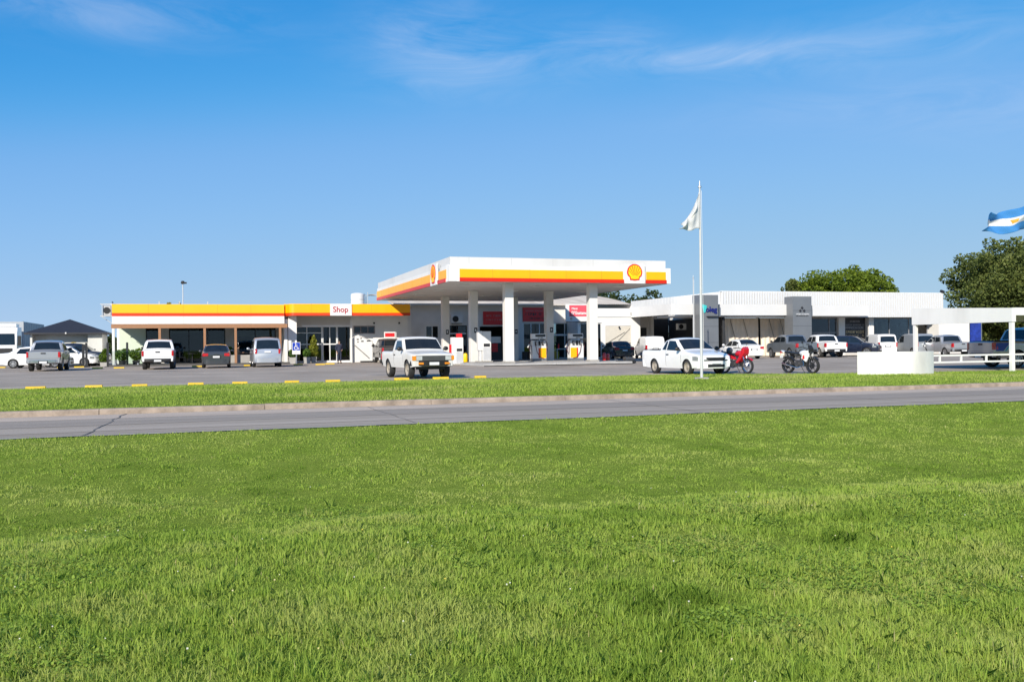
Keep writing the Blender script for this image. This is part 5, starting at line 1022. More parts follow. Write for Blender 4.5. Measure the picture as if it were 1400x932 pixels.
# ---- motorcycles
def motorcycle(label, loc, heading, body_m, accent, sport):
    t_ = thing('motorcycle', label, 'motorcycle', (*loc, G + .004), -heading, 'motorcycles parked at the forecourt edge'); B = lambda b, n, m, p=t_, s=45: b.build(n, m, p, smooth=s, world=False)
    r_ = .30 if not sport else .31; tw = .05 if not sport else .07; yf, yr = .62, -.62
    for y, nm in ((yf, 'front_wheel'), (yr, 'rear_wheel')):
        w = bpy.data.objects.new(nm, None); C.objects.link(w); w.parent = t_; w.location = (0, y, r_); w.empty_display_size = .1
        b = MB(); b.lathe([(r_ * .82, -tw), (r_ * .94, -tw * 1.05), (r_, -tw * .4), (r_, tw * .4), (r_ * .94, tw * 1.05), (r_ * .82, tw)], 26, 'X', closed=True); place('tyre', b.mesh('tyre', rubber, 40), w)
        b = MB(); b.lathe([(r_ * .76, -tw * .7), (r_ * .84, -tw * .8), (r_ * .84, tw * .8), (r_ * .76, tw * .7)], 24, 'X', closed=True); b.lathe([(0, -.06), (.05, -.06), (.05, .06), (0, .06)], 10, 'X')
        for k in range(10 if not sport else 6):
            a_ = 2 * PI * k / (10 if not sport else 6); b.tube([(0, .04 * math.cos(a_), .04 * math.sin(a_)), (0, r_ * .78 * math.cos(a_), r_ * .78 * math.sin(a_))], .007 if not sport else .016, 5)
        b.lathe([(.06, .045), (.13, .045), (.13, .055), (.06, .055)], 16, 'X'); place('rim', b.mesh('rim', chrome if not sport else blackmetal, 40), w)
    b = MB()
    for sx in (-.09, .09): b.tube([(sx, yf, r_), (sx, yf - .17, .72), (sx * .9, yf - .25, .95)], [.025, .022, .022], 8)
    b.cbox((0, yf - .19, .78), (.24, .06, .05)); B(b, 'fork', chrome if not sport else blackmetal)
    b = MB(); b.tube([(-.33, yf - .40, 1.03), (-.22, yf - .30, 1.04), (0, yf - .26, .98), (.22, yf - .30, 1.04), (.33, yf - .40, 1.03)], .014, 7); hb = B(b, 'handlebar', blackmetal)
    for sx in (-1, 1): B(MB().tube([(sx * .25, yf - .33, 1.04), (sx * .35, yf - .43, 1.03)], .02, 7), 'grip', rubber, hb); q = MB(); q.tube([(sx * .2, yf - .29, 1.04), (sx * .26, yf - .26, 1.20)], .008, 5); q.ball((sx * .28, yf - .27, 1.23), (.065, .015, .04), 8, 6); B(q, 'mirror', dark)
    b = MB(); b.tube([(0, yf - .24, .9), (0, .1, .72), (0, -.25, .70), (0, -.7, .78)], .028, 7); b.tube([(0, yf - .22, .82), (0, .25, .35), (0, -.15, .28), (0, -.25, .68)], .026, 7)
    for sx in (-.08, .08): b.tube([(sx, -.2, .36), (sx, yr, r_)], .024, 7); b.tube([(sx * 1.3, -.38, .70), (sx * 1.3, yr + .02, r_ + .03)], .022, 7)
    B(b, 'frame', blackmetal)
    b = MB(); b.cbox((0, .02, .40), (.26, .34, .26)); b.cbox((0, .14, .56), (.18, .18, .2), rot=Matrix.Rotation(-.3, 3, 'X')); b.lathe([(0, -.17), (.1, -.17), (.11, .17), (0, .17)], 12, 'X', (0, -.05, .36)); B(b, 'engine', mat('engine_metal', (.13, .13, .135), .4, .7))
    b = MB(); b.tube([(.08, .2, .5), (.1, .26, .32), (.13, -.05, .22), (.15, -.4, .30), (.16, -.8, .40)], [.02, .02, .022, .04, .045], 8); B(b, 'exhaust', chrome)
    b = MB(); b.ball((0, .22, .80), (.14, .26, .13), 12, 8); B(b, 'fuel_tank', body_m)
    b = MB(); b.prism([(-.75, .84), (-.7, .80), (0, .74), (.04, .78), (-.02, .81), (-.35, .84), (-.72, .89)], -.12, .12, 'YZ'); b.build('seat', dark, t_, world=False, bevel=.03)
    b = MB(); n = 9
    for yc_, a0, a1, rr_, wd in ((yf, 40, 150, r_ + .05, .06), (yr, 30, 130, r_ + .06, .08)):
        pts = [(yc_ + rr_ * math.cos(R(a0 + (a1 - a0) * i / n)), r_ + rr_ * math.sin(R(a0 + (a1 - a0) * i / n))) for i in range(n + 1)]; ins = [(yc_ + (rr_ - .015) * math.cos(R(a0 + (a1 - a0) * i / n)), r_ + (rr_ - .015) * math.sin(R(a0 + (a1 - a0) * i / n))) for i in range(n + 1)][::-1]
        q = MB().prism(pts + ins, -wd, wd, 'YZ'); B(q, 'fender', body_m if (yc_ > 0 and not sport) else dark)
    if sport:
        for sx in (-1, 1): q = MB(); q.add([(sx * .16, .50, .92), (sx * .21, .30, .86), (sx * .20, .22, .60), (sx * .14, .40, .46), (sx * .13, .55, .70)], [(0, 1, 2, 3, 4)]); q.add([(sx * .13, .50, .92), (sx * .16, .30, .86), (sx * .15, .22, .60), (sx * .10, .40, .46), (sx * .10, .55, .70)], [(0, 1, 2, 3, 4)]); B(q, 'side_shroud', body_m); q = MB(); q.add([(sx * .215, .38, .74), (sx * .215, .30, .70), (sx * .205, .28, .56), (sx * .19, .38, .60)], [(0, 1, 2, 3)]); B(q, 'red_flash', accent)
        q = MB(); q.prism([(-.95, .92), (-.5, .80), (-.5, .74), (-.9, .86)], -.07, .07, 'YZ'); B(q, 'tail_cowl', body_m)
    else:
        q = MB(); q.prism([(.58, 1.0), (.48, 1.06), (.40, .92), (.28, .66), (.10, .44), (.2, .40), (.38, .55), (.56, .80)], -.17, .17, 'YZ'); q.build('leg_shield', body_m, t_, world=False, bevel=.03)
        q = MB(); q.prism([(-.95, .90), (-.2, .74), (.1, .62), (.1, .55), (-.4, .62), (-.9, .80)], -.13, .13, 'YZ'); q.build('side_cover', body_m, t_, world=False, bevel=.02); q = MB(); q.ball((0, -.35, .93), (.13, .15, .13), 10, 8); B(q, 'helmet', mat('helmet_grey', (.10, .10, .11), .3))
        q = MB(); q.tube([(-.12, -.8, .88), (-.12, -1.0, .95), (.12, -1.0, .95), (.12, -.8, .88)], .012, 6); B(q, 'rack', chrome)
    q = MB(); q.ball((0, yf - .13, .90), (.10, .07, .09), 10, 7); B(q, 'headlight', lampw); q = MB(); q.cbox((0, -.97, .84), (.12, .05, .07)); B(q, 'taillight', lampr); q = MB(); q.cbox((0, -.98, .66), (.18, .012, .1)); B(q, 'license_plate', plate)
    if sport: q = MB(); q.prism([(yf - .06, .84), (yf - .03, .98), (yf - .13, 1.12), (yf - .16, 1.1), (yf - .12, .84)], -.09, .09, 'YZ'); B(q, 'headlamp_cowl', dark)
    q = MB(); q.tube([(-.08, -.05, .3), (-.2, .05, .0)], .012, 6); B(q, 'side_stand', blackmetal)
motorcycle('red moped-style motorcycle parked beside the white compact pickup', (20.8, 33.5), R(180 - 15), paint('moped_red', (.55, .012, .02), .25), signred, False)
motorcycle('black and white naked motorcycle with dark wheels standing alone', (22.72, 31.85), R(180 - 13), paint('moto_white', (.75, .75, .76), .25), signred, True)

# ================================================================= STREET FURNITURE
def wheel_stop(x, y, w_, label, g, rot=0):
    b = MB(); b.prism([(-.10, 0), (-.07, .085), (.07, .085), (.10, 0)], -w_ * .44, w_ * .44, 'YZ'); o = b.build('wheel_stop', yel, None, bevel=.012); o.location = (x, y, G + .002); o.rotation_euler = (0, 0, rot); tag(o, label, 'wheel stop', g)
fs_ = [(-5.07, 33.55, .66), (-3.35, 33.6, .6), (-1.95, 33.6, .55), (-.17, 33.85, .58), (1.28, 33.85, .58), (3.04, 33.8, .56), (4.46, 33.7, .58), (7.05, 34.2, .62), (8.55, 34.25, .68), (10.2, 34.6, .5)]
ordn = ['first', 'second', 'third', 'fourth', 'fifth', 'sixth', 'seventh']
for k, (x, y, w_) in enumerate(fs_):
    lb = 'yellow wheel stop on the grass edge, %s from the left end of the row' % ordn[k] if k < 7 else ['yellow wheel stop before the left front wheel of the old pickup', 'yellow wheel stop before the middle of the old pickup', 'yellow wheel stop on the grass edge right of the old pickup'][k - 7]
    wheel_stop(x, y, w_, lb, 'yellow wheel stops along the grass edge', random.Random(k).uniform(-.06, .06))
for k, (x, y, lb) in enumerate([(-6.35, 65.9, 'yellow wheel stop between the silver pickup and the terrace posts'), (-5.05, 65.8, 'yellow wheel stop left of the white pickup at the terrace'), (6.45, 66.8, 'yellow wheel stop nearest the blue accessible parking sign'), (7.85, 65.8, 'yellow wheel stop before the tall conical shrub'), (8.75, 67.6, 'yellow wheel stop nearest the standing man'), (-9.0, 70.5, 'yellow wheel stop seen beneath the silver pickup'), (-13.6, 74.5, 'yellow wheel stop at the tail of the white sedan'), (-8.0, 71.0, 'yellow wheel stop right behind the silver pickup'), (-.25, 66.2, 'yellow wheel stop at the left side of the dark grey sedan'), (3.1, 66.6, 'yellow wheel stop at the left side of the silver minivan')]):
    wheel_stop(x, y, 1.0 if k == 6 else .72, lb, 'yellow wheel stops at the shop')
# flagpoles and flags
def flagpole(label, x, y, h_, r0, group=None):
    z = float(ground_z(np.array([x]), np.array([y]))[0]); z = z if y < 33 else G
    t_ = thing('flagpole', label, 'flagpole', (x, y, z), 0)
    MB().tube([(x, y, z), (x, y, z + h_ * .5), (x, y, z + h_)], [r0, r0 * .8, r0 * .55], 12).build('pole', polew, t_, smooth=50)
    if h_ > 6.2: MB().cbox((x, y, z + .03), (.34, .34, .06)).build('base_plate', concrete, t_)
    b = MB(); b.lathe([(0, 0), (r0 * 1.2, 0), (r0 * 1.2, .05), (r0 * .4, .07), (r0 * .3, .22), (0, .24)], 10, c=(x, y, z + h_)); b.build('finial', steel, t_)
    MB().tube([(x + r0 * 1.1, y - r0, z + 1.0), (x + r0 * .8, y - r0 * .8, z + h_ - .1)], .006, 5).build('halyard', whiteclean, t_)
    return z
z = flagpole('white flagpole with finial on the grass strip before the compact pickup', 15.65, 27.3, 6.30, .050)
flagpole('thin white pole standing at the left dark showroom bay', 34.35, 61.0, 6.0, .055)
def cloth(name, label, f_, nu, nv, mats, mf):
    b = MB(); vs = [f_(i / nu, j / nv) for j in range(nv + 1) for i in range(nu + 1)]; o = len(b.v); b.v += vs
    for j in range(nv):
        for i in range(nu): b.f.append((j * (nu + 1) + i, j * (nu + 1) + i + 1, (j + 1) * (nu + 1) + i + 1, (j + 1) * (nu + 1) + i)); b.m.append(mf((i + .5) / nu, (j + .5) / nv))
    o = b.build(name, mats, None, smooth=80); sd = o.modifiers.new('thickness', 'SOLIDIFY'); sd.thickness = .004; return tag(o, label, 'flag')
def wf(u, v):
    # limp white flag: hoist along the pole, the fly hanging and folding down to the left
    px = 15.60; zt = 6.55; zb = 5.34; zh = zb + (zt - zb) * v
    low = 1 - v; reach = .20 + .62 * low ** .8 - .10 * math.sin(low * 9) * low; sag = u * u * .55 * v + u * .30 * v
    x = px - u * reach; y = 27.25 + u * (.10 * math.sin(v * 9 + u * 3) + .07 * math.sin(u * 12 + v * 2)); zz = zh - sag - .05 * math.sin(u * PI) * low + .03 * math.sin(u * 11) * low
    return (x, y, zz)
cloth('flag', 'limp white flag hanging at the top of the white flagpole', wf, 18, 18, [leafmat('flag_white', [(.84, .84, .84), (.84, .84, .84)], .5, .1, .8)], lambda u, v: 0)
AF0 = (30.2, 27.3)
z2 = float(ground_z(np.array([30.25]), np.array([27.2]))[0])
flagpole('white flagpole of the striped flag, just beyond the right edge', 30.25, 27.2, 6.5, .050)
def af(u, v):
    x = 30.18 - 2.55 * u + .05 * math.sin(v * 9 + u * 4) * u; zz = 5.58 + .16 * (1 - u) + (.98 - .32 * u) * v + .09 * math.sin(u * 6 + .4) * (1 - .3 * v) + .05 * math.sin(u * 15 + v * 5) * u; y = 27.2 + (.34 * math.sin(u * 8 + v * 2.2) + .12 * math.sin(u * 19 - v * 5) + .03 * math.sin(v * 12 + u * 9)) * (.15 + .7 * u); return (x, y, zz)
def afm(u, v):
    if abs(u - .56) < .055 and abs(v - .5) < .10: return 2
    return 1 if .34 < v < .67 else 0
cloth('flag', 'pale blue and white striped flag with small gold sun flying at top right', af, 44, 24, [leafmat('flag_blue', [(.08, .32, .68), (.08, .32, .68)], .4, .1, .8), leafmat('flag_white', [(.8, .8, .8)] * 2), leafmat('flag_gold', [(.72, .42, .06)] * 2, .3)], afm)
# low curved white wall
b = MB(); z0 = .2; arcp = [(22.61, 28.3), (22.72, 27.85), (22.86, 27.5)] + [(22.86 + 2.5 * t_, 27.5 - .42 * math.sin(t_ * PI) ** .9 + .05 * t_) for t_ in np.linspace(.08, 1, 12)]
inner = [(x, y + .45) for x, y in reversed(arcp[3:])] + [(23.1, 28.0), (22.9, 28.4)]
b.prism(arcp + inner, z0, 1.20); cw = b.build('curved_wall', mat('weathered_white_plaster', (.78, .765, .74), .8, var=.05, scale=2.5, dirt=.3, stretch=(1, 1, .45), bump=.2, bscale=12), None, smooth=35); tag(cw, 'low curved white wall standing on the grass strip', 'wall')
# railing
rl_ = thing('railing', 'white two-bar railing between the curved wall and the carport post', 'railing', (27.6, 28.1, G))
bx('rail', whiteclean, rl_, 25.42, 40, 28.06, 28.12, .99, 1.05); bx('rail', whiteclean, rl_, 25.42, 40, 28.06, 28.12, .74, .80)
for x in (25.42, 26.1, 27.1, 28.3, 31.0, 32.5, 34.0): bx('baluster', whiteclean, rl_, x, x + .07, 28.065, 28.115, .801, .989)
for x in (33.5, 37.0, 39.8): bx('post', whiteclean, rl_, x, x + .08, 28.121, 28.2, .25, 1.05)
# carport
cpn = thing('carport', 'white flat-roofed carport with square posts at the right edge', 'carport', (33, 30.5, G))
for x, y in ((29.5, 28.0), (29.5, 33.1), (38, 28.0), (38, 33.1)): bx('post', whiteclean, cpn, x - .07, x + .07, y - .07, y + .07, .28, 2.5 if y < 30 else 2.3)
b = MB(); b.prism([(27.9, 2.27), (33.2, 2.27), (33.2, 3.0), (27.9, 2.80)], 29.40, 29.60, 'YZ'); b.build('side_fascia', whiteclean, cpn)
bx('front_fascia', whiteclean, cpn, 29.601, 44, 27.9, 28.1, 2.52, 2.81); bx('rear_fascia', whiteclean, cpn, 29.601, 44, 33.0, 33.2, 2.4, 3.0)
b = MB(); b.prism([(28.101, 2.60), (32.999, 2.72), (32.999, 2.78), (28.101, 2.66)], 29.601, 44, 'YZ'); b.build('roof_sheet', greywall, cpn)
# terrace posts with glass, furniture, plants
for k, (x, y, lb) in enumerate([(-7.6, 71.6, 'black post left of the terrace, nearest the kiosk'), (-6.25, 71.9, 'black post at the left corner of the terrace'), (-4.95, 71.6, 'black post before the mint terrace wall')]):
    t_ = thing('barrier_post', lb, 'post', (x, y, G), 0, 'black barrier posts at the terrace'); bx('post', blackmetal, t_, x - .07, x + .07, y - .07, y + .07, G + .05, 2.05); bx('foot', blackmetal, t_, x - .2, x + .2, y - .2, y + .2, G + .001, G + .049)
    if k == 0: bx('twin_post', blackmetal, t_, x - .30, x - .14, y + .1, y + .26, G, 1.9)
gb = thing('glass_barrier', 'low clear glass barrier at the left front of the terrace', 'barrier', (0, 71.5, G))
for k in range(2): x = -6.0 + k * 1.5; bx('glass_panel', railglass, gb, x + .03, x + 1.47, 71.49, 71.51, G + .14, 1.45); bx('clamp', steel, gb, x + .2, x + .3, 71.47, 71.53, G + .131, G + .25)
leafd = leafmat('shrub_leaf', [(.03, .07, .012), (.09, .18, .03), (.18, .29, .05)], .35); leafy = leafmat('conifer_leaf', [(.06, .085, .01), (.22, .25, .03), (.36, .36, .05)], .35)
def leaves(name, m, parent, blobs, n, size, flat=.0, seed=0):
    rg = np.random.default_rng(seed); wts = np.array([q[3] * q[4] * q[5] for q in blobs]) ** .67; wts /= wts.sum(); ch = rg.choice(len(blobs), n, p=wts); B = np.array(blobs)[ch]
    d = rg.normal(0, 1, (n, 3)); d /= np.linalg.norm(d, axis=1)[:, None]; rad = rg.uniform(.0, 1, n) ** .33; rad = np.where(rg.uniform(0, 1, n) < .7, .78 + .26 * rg.uniform(0, 1, n), rad)
    c = B[:, :3] + d * B[:, 3:6] * rad[:, None]
    a1 = rg.normal(0, 1, (n, 3)); a1 /= np.linalg.norm(a1, axis=1)[:, None]; a2 = np.cross(a1, rg.normal(0, 1, (n, 3))); a2 /= np.linalg.norm(a2, axis=1)[:, None]
    s_ = size * rg.uniform(.5, 1.25, n)[:, None]; a1 *= s_; a2 *= s_ * .55
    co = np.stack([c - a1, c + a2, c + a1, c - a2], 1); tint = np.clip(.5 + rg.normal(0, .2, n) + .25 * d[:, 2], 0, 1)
    if parent is not None: co = co - np.array(root_of(parent).translation)[None, None]
    return quads(name, co, tint, m, parent)
def potted(label, x, y, pw, ph, z0, blobs, n, size, m, seed, pot=concrete, name='potted_shrub'):
    t_ = thing(name, label, 'potted plant', (x, y, z0)); b = MB(); q = pw / 2
    b.add([(x - q * .85, y - q * .85, z0), (x + q * .85, y - q * .85, z0), (x + q * .85, y + q * .85, z0), (x - q * .85, y + q * .85, z0), (x - q, y - q, z0 + ph), (x + q, y - q, z0 + ph), (x + q, y + q, z0 + ph), (x - q, y + q, z0 + ph)], [(0, 3, 2, 1), (0, 1, 5, 4), (1, 2, 6, 5), (2, 3, 7, 6), (3, 0, 4, 7), (4, 5, 6, 7)]); b.build('pot', pot, t_)
    MB().tube([(x, y, z0 + ph), (x, y, z0 + ph + .3)], .025, 6).build('stem', bark, t_); leaves('foliage', m, t_, [(x + q_[0], y + q_[1], z0 + ph + q_[2], *q_[3:]) for q_ in blobs], n, size, seed=seed)
potg = mat('pot_grey', (.42, .41, .39), .8, var=.08)
potted('clipped round bush in square grey pot left of the white pillar', 6.6, 72.9, .5, .48, G, [(0, 0, .28, .30, .30, .33)], 900, .06, leafd, 1, potg); potted('small round bush in square grey pot right of the blue sign', 7.75, 73.4, .5, .48, G, [(0, 0, .30, .29, .29, .34)], 900, .06, leafd, 2, potg)
potted('tall conical yellow-green shrub in grey pot before the shop window', 8.35, 74.1, .42, .5, G, [(0, 0, .25, .34, .34, .3), (0, 0, .65, .36, .36, .4), (0, 0, 1.05, .26, .26, .4), (0, 0, 1.4, .13, .13, .3)], 2400, .06, leafy, 3, potg)
potted('bright leafy bush in pot behind the low wall near the seated person', 2.05, 75.5, .4, .5, G + .13, [(0, 0, .35, .38, .35, .35)], 600, .09, leafd, 4, potg); potted('bright green shrub left of the shop corner', -6.7, 74.0, .5, .3, G, [(0, 0, .35, .33, .3, .42), (.1, 0, .7, .2, .2, .3)], 700, .09, leafmat('lime_leaf', [(.06, .11, .01), (.16, .25, .03)], .4), 5, potg)
for k, (x, y, lb) in enumerate([(-5.4, 73.4, 'dark leafy plant at the left end of the terrace'), (-4.45, 73.0, 'light green bushy plant on the terrace behind the black post'), (-3.5, 74.0, 'spreading leafy plant on the terrace left of the white pickup')]):
    potted(lb, x, y, .5, .3, G + .13, [(0, 0, .3, .38, .35, .3), (.2, .1, .6, .3, .25, .25), (-.25, 0, .5, .25, .25, .25)], 520, .12, [leafd, leafmat('lime_leaf', ()), leafd][k], 10 + k, dark)
def chair(label, x, y, rz):
    t_ = thing('terrace_chair', label, 'chair', (x, y, G + .131), rz, 'dark chairs on the terrace'); L = lambda b, n: b.build(n, blackmetal, t_, world=False)
    L(MB().box(-.22, .22, -.22, .22, .44, .47), 'seat'); L(MB().box(-.22, .22, .19, .22, .55, .9), 'backrest')
    for sx in (-.2, .2):
        L(MB().tube([(sx, -.2, .44), (sx, -.22, 0)], .014, 6), 'leg'); L(MB().tube([(sx, .2, .9), (sx, .2, .44), (sx, .24, 0)], .014, 6), 'leg')
def table(label, x, y):
    t_ = thing('terrace_table', label, 'table', (x, y, G + .131), 0, 'dark tables on the terrace'); MB().lathe([(0, .72), (.38, .72), (.38, .75), (0, .75)], 18).build('top', blackmetal, t_, world=False); MB().tube([(0, 0, .04), (0, 0, .72)], .03, 8).build('stem', blackmetal, t_, world=False); MB().lathe([(0, 0), (.25, 0), (.22, .03), (0, .04)], 14).build('foot', blackmetal, t_, world=False)
table('round dark table on the terrace right of the white pickup', -.6, 73.6); table('round dark table at the seated person', 3.4, 74.2)
chair('dark terrace chair left of the table beside the white pickup', -1.3, 73.5, R(90)); chair('dark terrace chair right of the table beside the white pickup', .15, 73.7, R(-90)); chair('dark terrace chair behind the dark grey sedan', .9, 74.6, R(-20)); chair('dark terrace chair under the seated person', 2.72, 74.25, R(90))
lw = bx('planter_wall', concrete, None, 1.6, 3.9, 72.3, 72.45, G + .131, 1.05); tag(lw, 'low concrete planter wall below the terrace window', 'wall')
# accessible parking sign
sg = thing('accessible_parking_sign', 'blue wheelchair symbol sign on white board before the white pillar', 'sign', (6.85, 71.6, G)); SX, SYY = 6.78, 71.6
bx('post', steel, sg, SX - .025, SX + .025, SYY, SYY + .05, G, 1.2); bx('board', whiteclean, sg, SX - .30, SX + .30, SYY - .03, SYY - .001, 1.05, 1.95); bx('blue_panel', mat('access_blue', (.01, .045, .40), .4), sg, SX - .27, SX + .27, SYY - .042, SYY - .031, 1.34, 1.92)
b = MB(); ya = SYY - .05
b.lathe([(0, 0), (.045, 0), (.045, -.008), (0, -.008)], 10, 'Y', (SX - .04, ya + .007, 1.86))
for i in range(14):
    a0, a1 = R(100 + 250 * i / 14), R(100 + 250 * (i + 1) / 14); c = (SX - .02, 1.53)
    b.add([(c[0] + r_ * math.cos(a_), ya, c[1] + r_ * math.sin(a_)) for a_, r_ in ((a0, .15), (a1, .15), (a1, .105), (a0, .105))], [(0, 1, 2, 3)])
for p0, p1 in (((-.05, 1.80), (-.02, 1.60)), ((-.02, 1.60), (.10, 1.60)), ((.10, 1.60), (.17, 1.43)), ((-.03, 1.72), (.09, 1.72)), ((.17, 1.43), (.22, 1.46))):
    d_ = Vector((p1[0] - p0[0], p1[1] - p0[1])).normalized(); nn = Vector((-d_.y, d_.x)) * .024; b.prism([(SX + p0[0] - nn.x, p0[1] - nn.y), (SX + p1[0] - nn.x, p1[1] - nn.y), (SX + p1[0] + nn.x, p1[1] + nn.y), (SX + p0[0] + nn.x, p0[1] + nn.y)], ya - .004, ya + .006, 'XZ')
b.build('wheelchair_symbol', whiteclean, sg); scribble('lettering', mat('joint_grey', ()), sg, SX - .18, SX + .18, SYY - .03, 1.16, .07, random.Random(2))
# white cabinet with sloping top, ramp rail, red sign
ic = thing('ice_cabinet', 'white cabinet with pointed sloping top beside the shop door', 'cabinet', (12, 74, G))
b = MB(); b.prism([(11.35, G), (12.95, G), (12.95, 2.0), (12.1, 2.42), (11.85, 2.5), (11.6, 2.42), (11.35, 2.2)], 74.1, 74.9, 'XZ'); b.build('carcass', whiteclean, ic, bevel=.02)
b = MB(); b.tube([(11.9, 74.05, 2.45), (12.95, 74.05, 2.0), (12.95, 74.05, .5)], .02, 6); b.build('edge_trim', mat('joint_grey', ()), ic); b = MB(); b.tube([(11.45, 74.0, 1.75), (12.55, 73.9, .75)], .035, 6); b.build('hand_rail', steel, ic)
for x, z, w_ in ((11.7, 2.1, .16), (12.0, 2.18, .1), (11.75, 1.9, .1), (12.05, 1.95, .2), (12.5, 1.98, .3)): bx('dark_label', dark, ic, x, x + w_, 74.085, 74.097, z, z + .09)
rsg = thing('red_stand_sign', 'red and white standing sign above the taupe pickup', 'sign', (14.2, 73.4, G)); bx('post', steel, rsg, 14.15, 14.22, 73.4, 73.46, G, 2.0); bx('board', whiteclean, rsg, 13.75, 14.65, 73.32, 73.399, 1.75, 2.72); bx('side', mat('joint_grey', ()), rsg, 14.651, 14.75, 73.33, 73.46, 1.75, 2.7); bx('red_panel', signred, rsg, 13.82, 14.58, 73.305, 73.319, 2.33, 2.62); bx('red_panel', signred, rsg, 13.82, 14.58, 73.305, 73.319, 1.8, 2.12); scribble('lettering', whiteclean, rsg, 13.95, 14.45, 73.305, 1.9, .12, random.Random(5))
st_ = bx('door_step', concrete, None, 13.05, 13.9, 73.9, 74.6, G, G + .14); tag(st_, 'pale concrete step right of the white cabinet', 'step'); gr_ = bx('floor_grate', dark, None, 11.9, 12.9, 73.2, 73.7, G, G + .12); tag(gr_, 'dark grate box before the white cabinet', 'grate')
# low trolley and block on the forecourt
tro = thing('floor_trolley', 'low dark steel trolley on the forecourt beside the extinguishers', 'trolley', (24.6, 52.5, G)); ox, oy = 25.35, 53.6
bx('deck', blackmetal, tro, ox - .55, ox + .55, oy - .3, oy + .3, G + .16, G + .22); bx('load', mat('engine_metal', ()), tro, ox - .1, ox + .45, oy - .2, oy + .2, G + .221, G + .42)
for sx in (-.45, .1, .45): MB().lathe([(0, -.32), (.11, -.32), (.12, -.2), (.12, .2), (.11, .32), (0, .32)], 12, 'Y', (ox + sx, oy, G + .12)).build('roller', dark, tro, smooth=40)
MB().tube([(ox - .5, oy, G + .2), (ox - .75, oy, G + .3), (ox - .72, oy, G + .12)], .02, 6).build('handle', steel, tro)
blk = bx('kerb_block', concrete, None, 27.6, 28.6, 53.4, 53.7, G, G + .13); tag(blk, 'pale concrete block lying right of the trolley', 'block')

